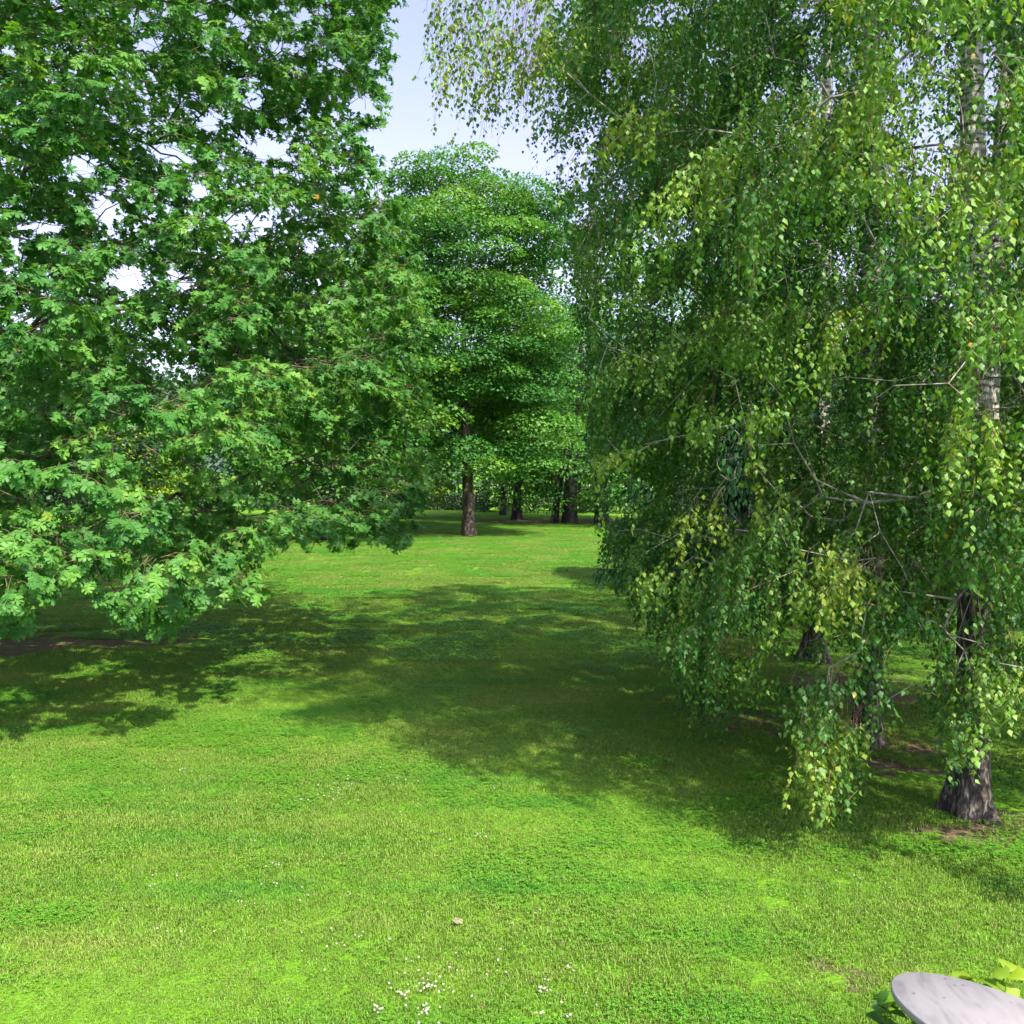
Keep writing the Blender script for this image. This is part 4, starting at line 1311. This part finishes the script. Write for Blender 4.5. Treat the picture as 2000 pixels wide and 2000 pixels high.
# leafy border plants round the table
def leafy_plant(at, h, spread, n_stem, leaf, label, mat, seed, vlo=0.2, vhi=1.0, group=None):
    r = np.random.default_rng(seed)
    at = np.array([at[0], at[1], 0.0])
    root = empty("border_plant", at, label, "plant", group)
    a = r.uniform(0, 6.28, n_stem)
    u = np.linspace(0, 1, 5)
    sp = spread * r.uniform(0.2, 1, n_stem)
    hh = h * r.uniform(0.6, 1.1, n_stem)
    P = at + np.stack([np.cos(a)[:, None] * sp[:, None] * u ** 1.4, np.sin(a)[:, None] * sp[:, None] * u ** 1.4, hh[:, None] * u], -1)
    V, Q = tube_arrays(P, np.tile(np.linspace(0.006, 0.003, 5), (n_stem, 1)), 5)
    me = np_mesh("stems", V, [Q], mat, np.full(len(V), 0.7)); link("stems", me, root)
    # broad leaf with a folded midrib and toothed, wavy edge
    m_ = 9
    tt = np.linspace(0, 1, m_)
    wd = 0.46 * np.sin(math.pi * tt ** 0.72) * (1 + 0.06 * np.cos(np.arange(m_) * math.pi)) + 0.004
    LV, q = [], []
    for i_, t_ in enumerate(tt):
        zz = 0.10 * math.sin(t_ * 2.2) - 0.16 * t_ * t_
        for f_ in (-1, -0.5, 0, 0.5, 1):
            LV.append((f_ * wd[i_], t_ - 0.05 * abs(f_), zz + 0.16 * abs(f_) * wd[i_] * (1.6 - abs(f_)) + 0.012 * math.sin(9 * t_ + 3 * f_) * abs(f_)))
    for i_ in range(m_ - 1):
        for c_ in range(4):
            b_ = i_ * 5 + c_
            q.append((b_, b_ + 1, b_ + 6, b_ + 5))
    tmpl = (np.array(LV, float), [np.array(q)])
    for k in range(n_stem):
        m = r.integers(4, 8)
        for j in range(m):
            f = r.uniform(0.45, 1.0) if j else 1.0
            i0 = min(int(f * 4), 3); fr = f * 4 - i0
            pos = P[k, i0] * (1 - fr) + P[k, i0 + 1] * fr
            d = np.array([math.cos(r.uniform(0, 6.28)), math.sin(r.uniform(0, 6.28)), r.uniform(-0.2, 0.5)])
            v, f_, w = leaves_arrays(tmpl, pos[None], d[None], (np.array([0, 0, 1.0]) + r.normal(0, 0.3, 3))[None], np.array([leaf * r.uniform(0.6, 1.15)]), np.array([r.uniform(vlo, vhi)]))
            link("leaf", np_mesh("leaf", v, f_, mat, w, smooth=True), root)
    return root


leafy_plant((2.34, 5.10), 0.46, 0.20, 12, 0.13, "yellow-green broad-leaved plant behind the table's far edge", M_BORDER, 71, 0.5, 1.0)
leafy_plant((2.44, 4.98), 0.62, 0.22, 12, 0.15, "tallest yellow-green plant at the right frame edge beside the table", M_BORDER, 72, 0.5, 1.0)
leafy_plant((2.22, 5.2), 0.44, 0.16, 6, 0.09, "small plant peeping over the middle of the table's far rim", M_BORDER, 73, 0.2, 0.8)
leafy_plant((1.98, 5.18), 0.44, 0.12, 4, 0.08, "little curled-leaf plant at the table's left end", M_BORDER, 74, 0.1, 0.6)
leafy_plant((1.84, 4.86), 0.50, 0.16, 8, 0.10, "dark glossy plant tucked under the table's left rim", M_BORDER, 75, 0.0, 0.25)

# ------------------------------------------------------------------ clover flowers, fallen leaf
m_fl = simple_mat("clover_white", (0.62, 0.58, 0.52), 0.8, 60)
m_st = simple_mat("flower_stalk", (0.07, 0.14, 0.02), 0.8, 60)


def flower_mesh():
    V, T = [], []
    # stalk
    for z in (0.0, 0.045):
        for k in range(3):
            V.append((0.0012 * math.cos(k * 2.09), 0.0012 * math.sin(k * 2.09), z))
    Q = [(0, 1, 4, 3), (1, 2, 5, 4), (2, 0, 3, 5)]
    # head of little upright florets
    r = np.random.default_rng(3)
    for k in range(26):
        th, ph = math.acos(1 - 1.6 * (k + 0.5) / 26), k * 2.39996
        d = Vector((math.sin(th) * math.cos(ph), math.sin(th) * math.sin(ph), math.cos(th)))
        s = d.orthogonal().normalized()
        c = Vector((0, 0, 0.05))
        b = len(V)
        V += [tuple(c + d * 0.003 - s * 0.002), tuple(c + d * 0.003 + s * 0.002), tuple(c + d * 0.0105)]
        T.append((b, b + 1, b + 2))
        s2 = d.cross(s)
        b = len(V)
        V += [tuple(c + d * 0.003 - s2 * 0.002), tuple(c + d * 0.003 + s2 * 0.002), tuple(c + d * 0.0105)]
        T.append((b, b + 1, b + 2))
    mi = np.concatenate([np.ones(3), np.zeros(len(T))])
    return np_mesh("clover_flower", np.array(V), [np.array(Q), np.array(T)], None, mats=[m_fl, m_st], mat_idx=mi)


fm = flower_mesh()
r = np.random.default_rng(81)
clusters = [(355, 1510, 8, 18, 5), (640, 1550, 26, 26, 10), (590, 1570, 5, 16, 6), (690, 1535, 5, 20, 5), (800, 1530, 7, 30, 6), (530, 1695, 6, 22, 5), (555, 1735, 8, 30, 8),
            (320, 1735, 4, 18, 5), (480, 1770, 6, 24, 6), (705, 1840, 7, 10, 8), (805, 1880, 5, 12, 6), (840, 1935, 24, 24, 12), (775, 1945, 10, 16, 14), (740, 1980, 14, 16, 12),
            (832, 1980, 18, 12, 10), (880, 1900, 3, 8, 8), (970, 1900, 4, 14, 10), (1060, 1940, 12, 12, 10), (1055, 1985, 8, 14, 8), (1110, 1900, 6, 16, 8), (1110, 1995, 6, 12, 6),
            (1670, 1725, 4, 10, 6), (1730, 1740, 4, 12, 8), (920, 1640, 8, 40, 8), (1000, 1780, 5, 60, 20), (640, 1860, 4, 30, 16), (950, 1545, 4, 16, 6), (330, 1820, 4, 20, 6)]
for cx, cy, n, sx, sy in clusters:
    for k in range(n):
        g = ground(cx + r.normal(0, sx * 0.6) + (r.normal(0, 60) if k % 3 == 0 else 0), cy + r.normal(0, sy * 0.6) + (r.normal(0, 25) if k % 3 == 0 else 0))
        o = bpy.data.objects.new("clover_flower", fm)
        o.location = g; o.rotation_euler = (r.normal(0, .25), r.normal(0, .25), r.uniform(0, 6)); sc = r.uniform(0.5, 0.88); o.scale = (sc, sc, sc)
        COL.objects.link(o)
        tag(o, "small white clover flower head dotted in the near lawn", "flower", "white clover flowers in the lawn")
g = ground(886, 1816)
v, f, w = leaves_arrays(OAK, g[None] + np.array([[0, 0, 0.05]]), np.array([[0.6, 0.7, 0.1]]), np.array([[0.1, -0.4, 1.0]]), np.array([0.085]), np.array([1.0]))
o = link("fallen_leaf", np_mesh("fallen_leaf", v, f, simple_mat("dry_leaf", (0.20, 0.18, 0.10), 0.8, 30)), None)
tag(o, "single pale dry oak leaf lying on the near lawn", "leaf")
tot = sum(len(m.polygons) for m in bpy.data.meshes)
LOG("polys", tot, "objects", len(scene.objects))
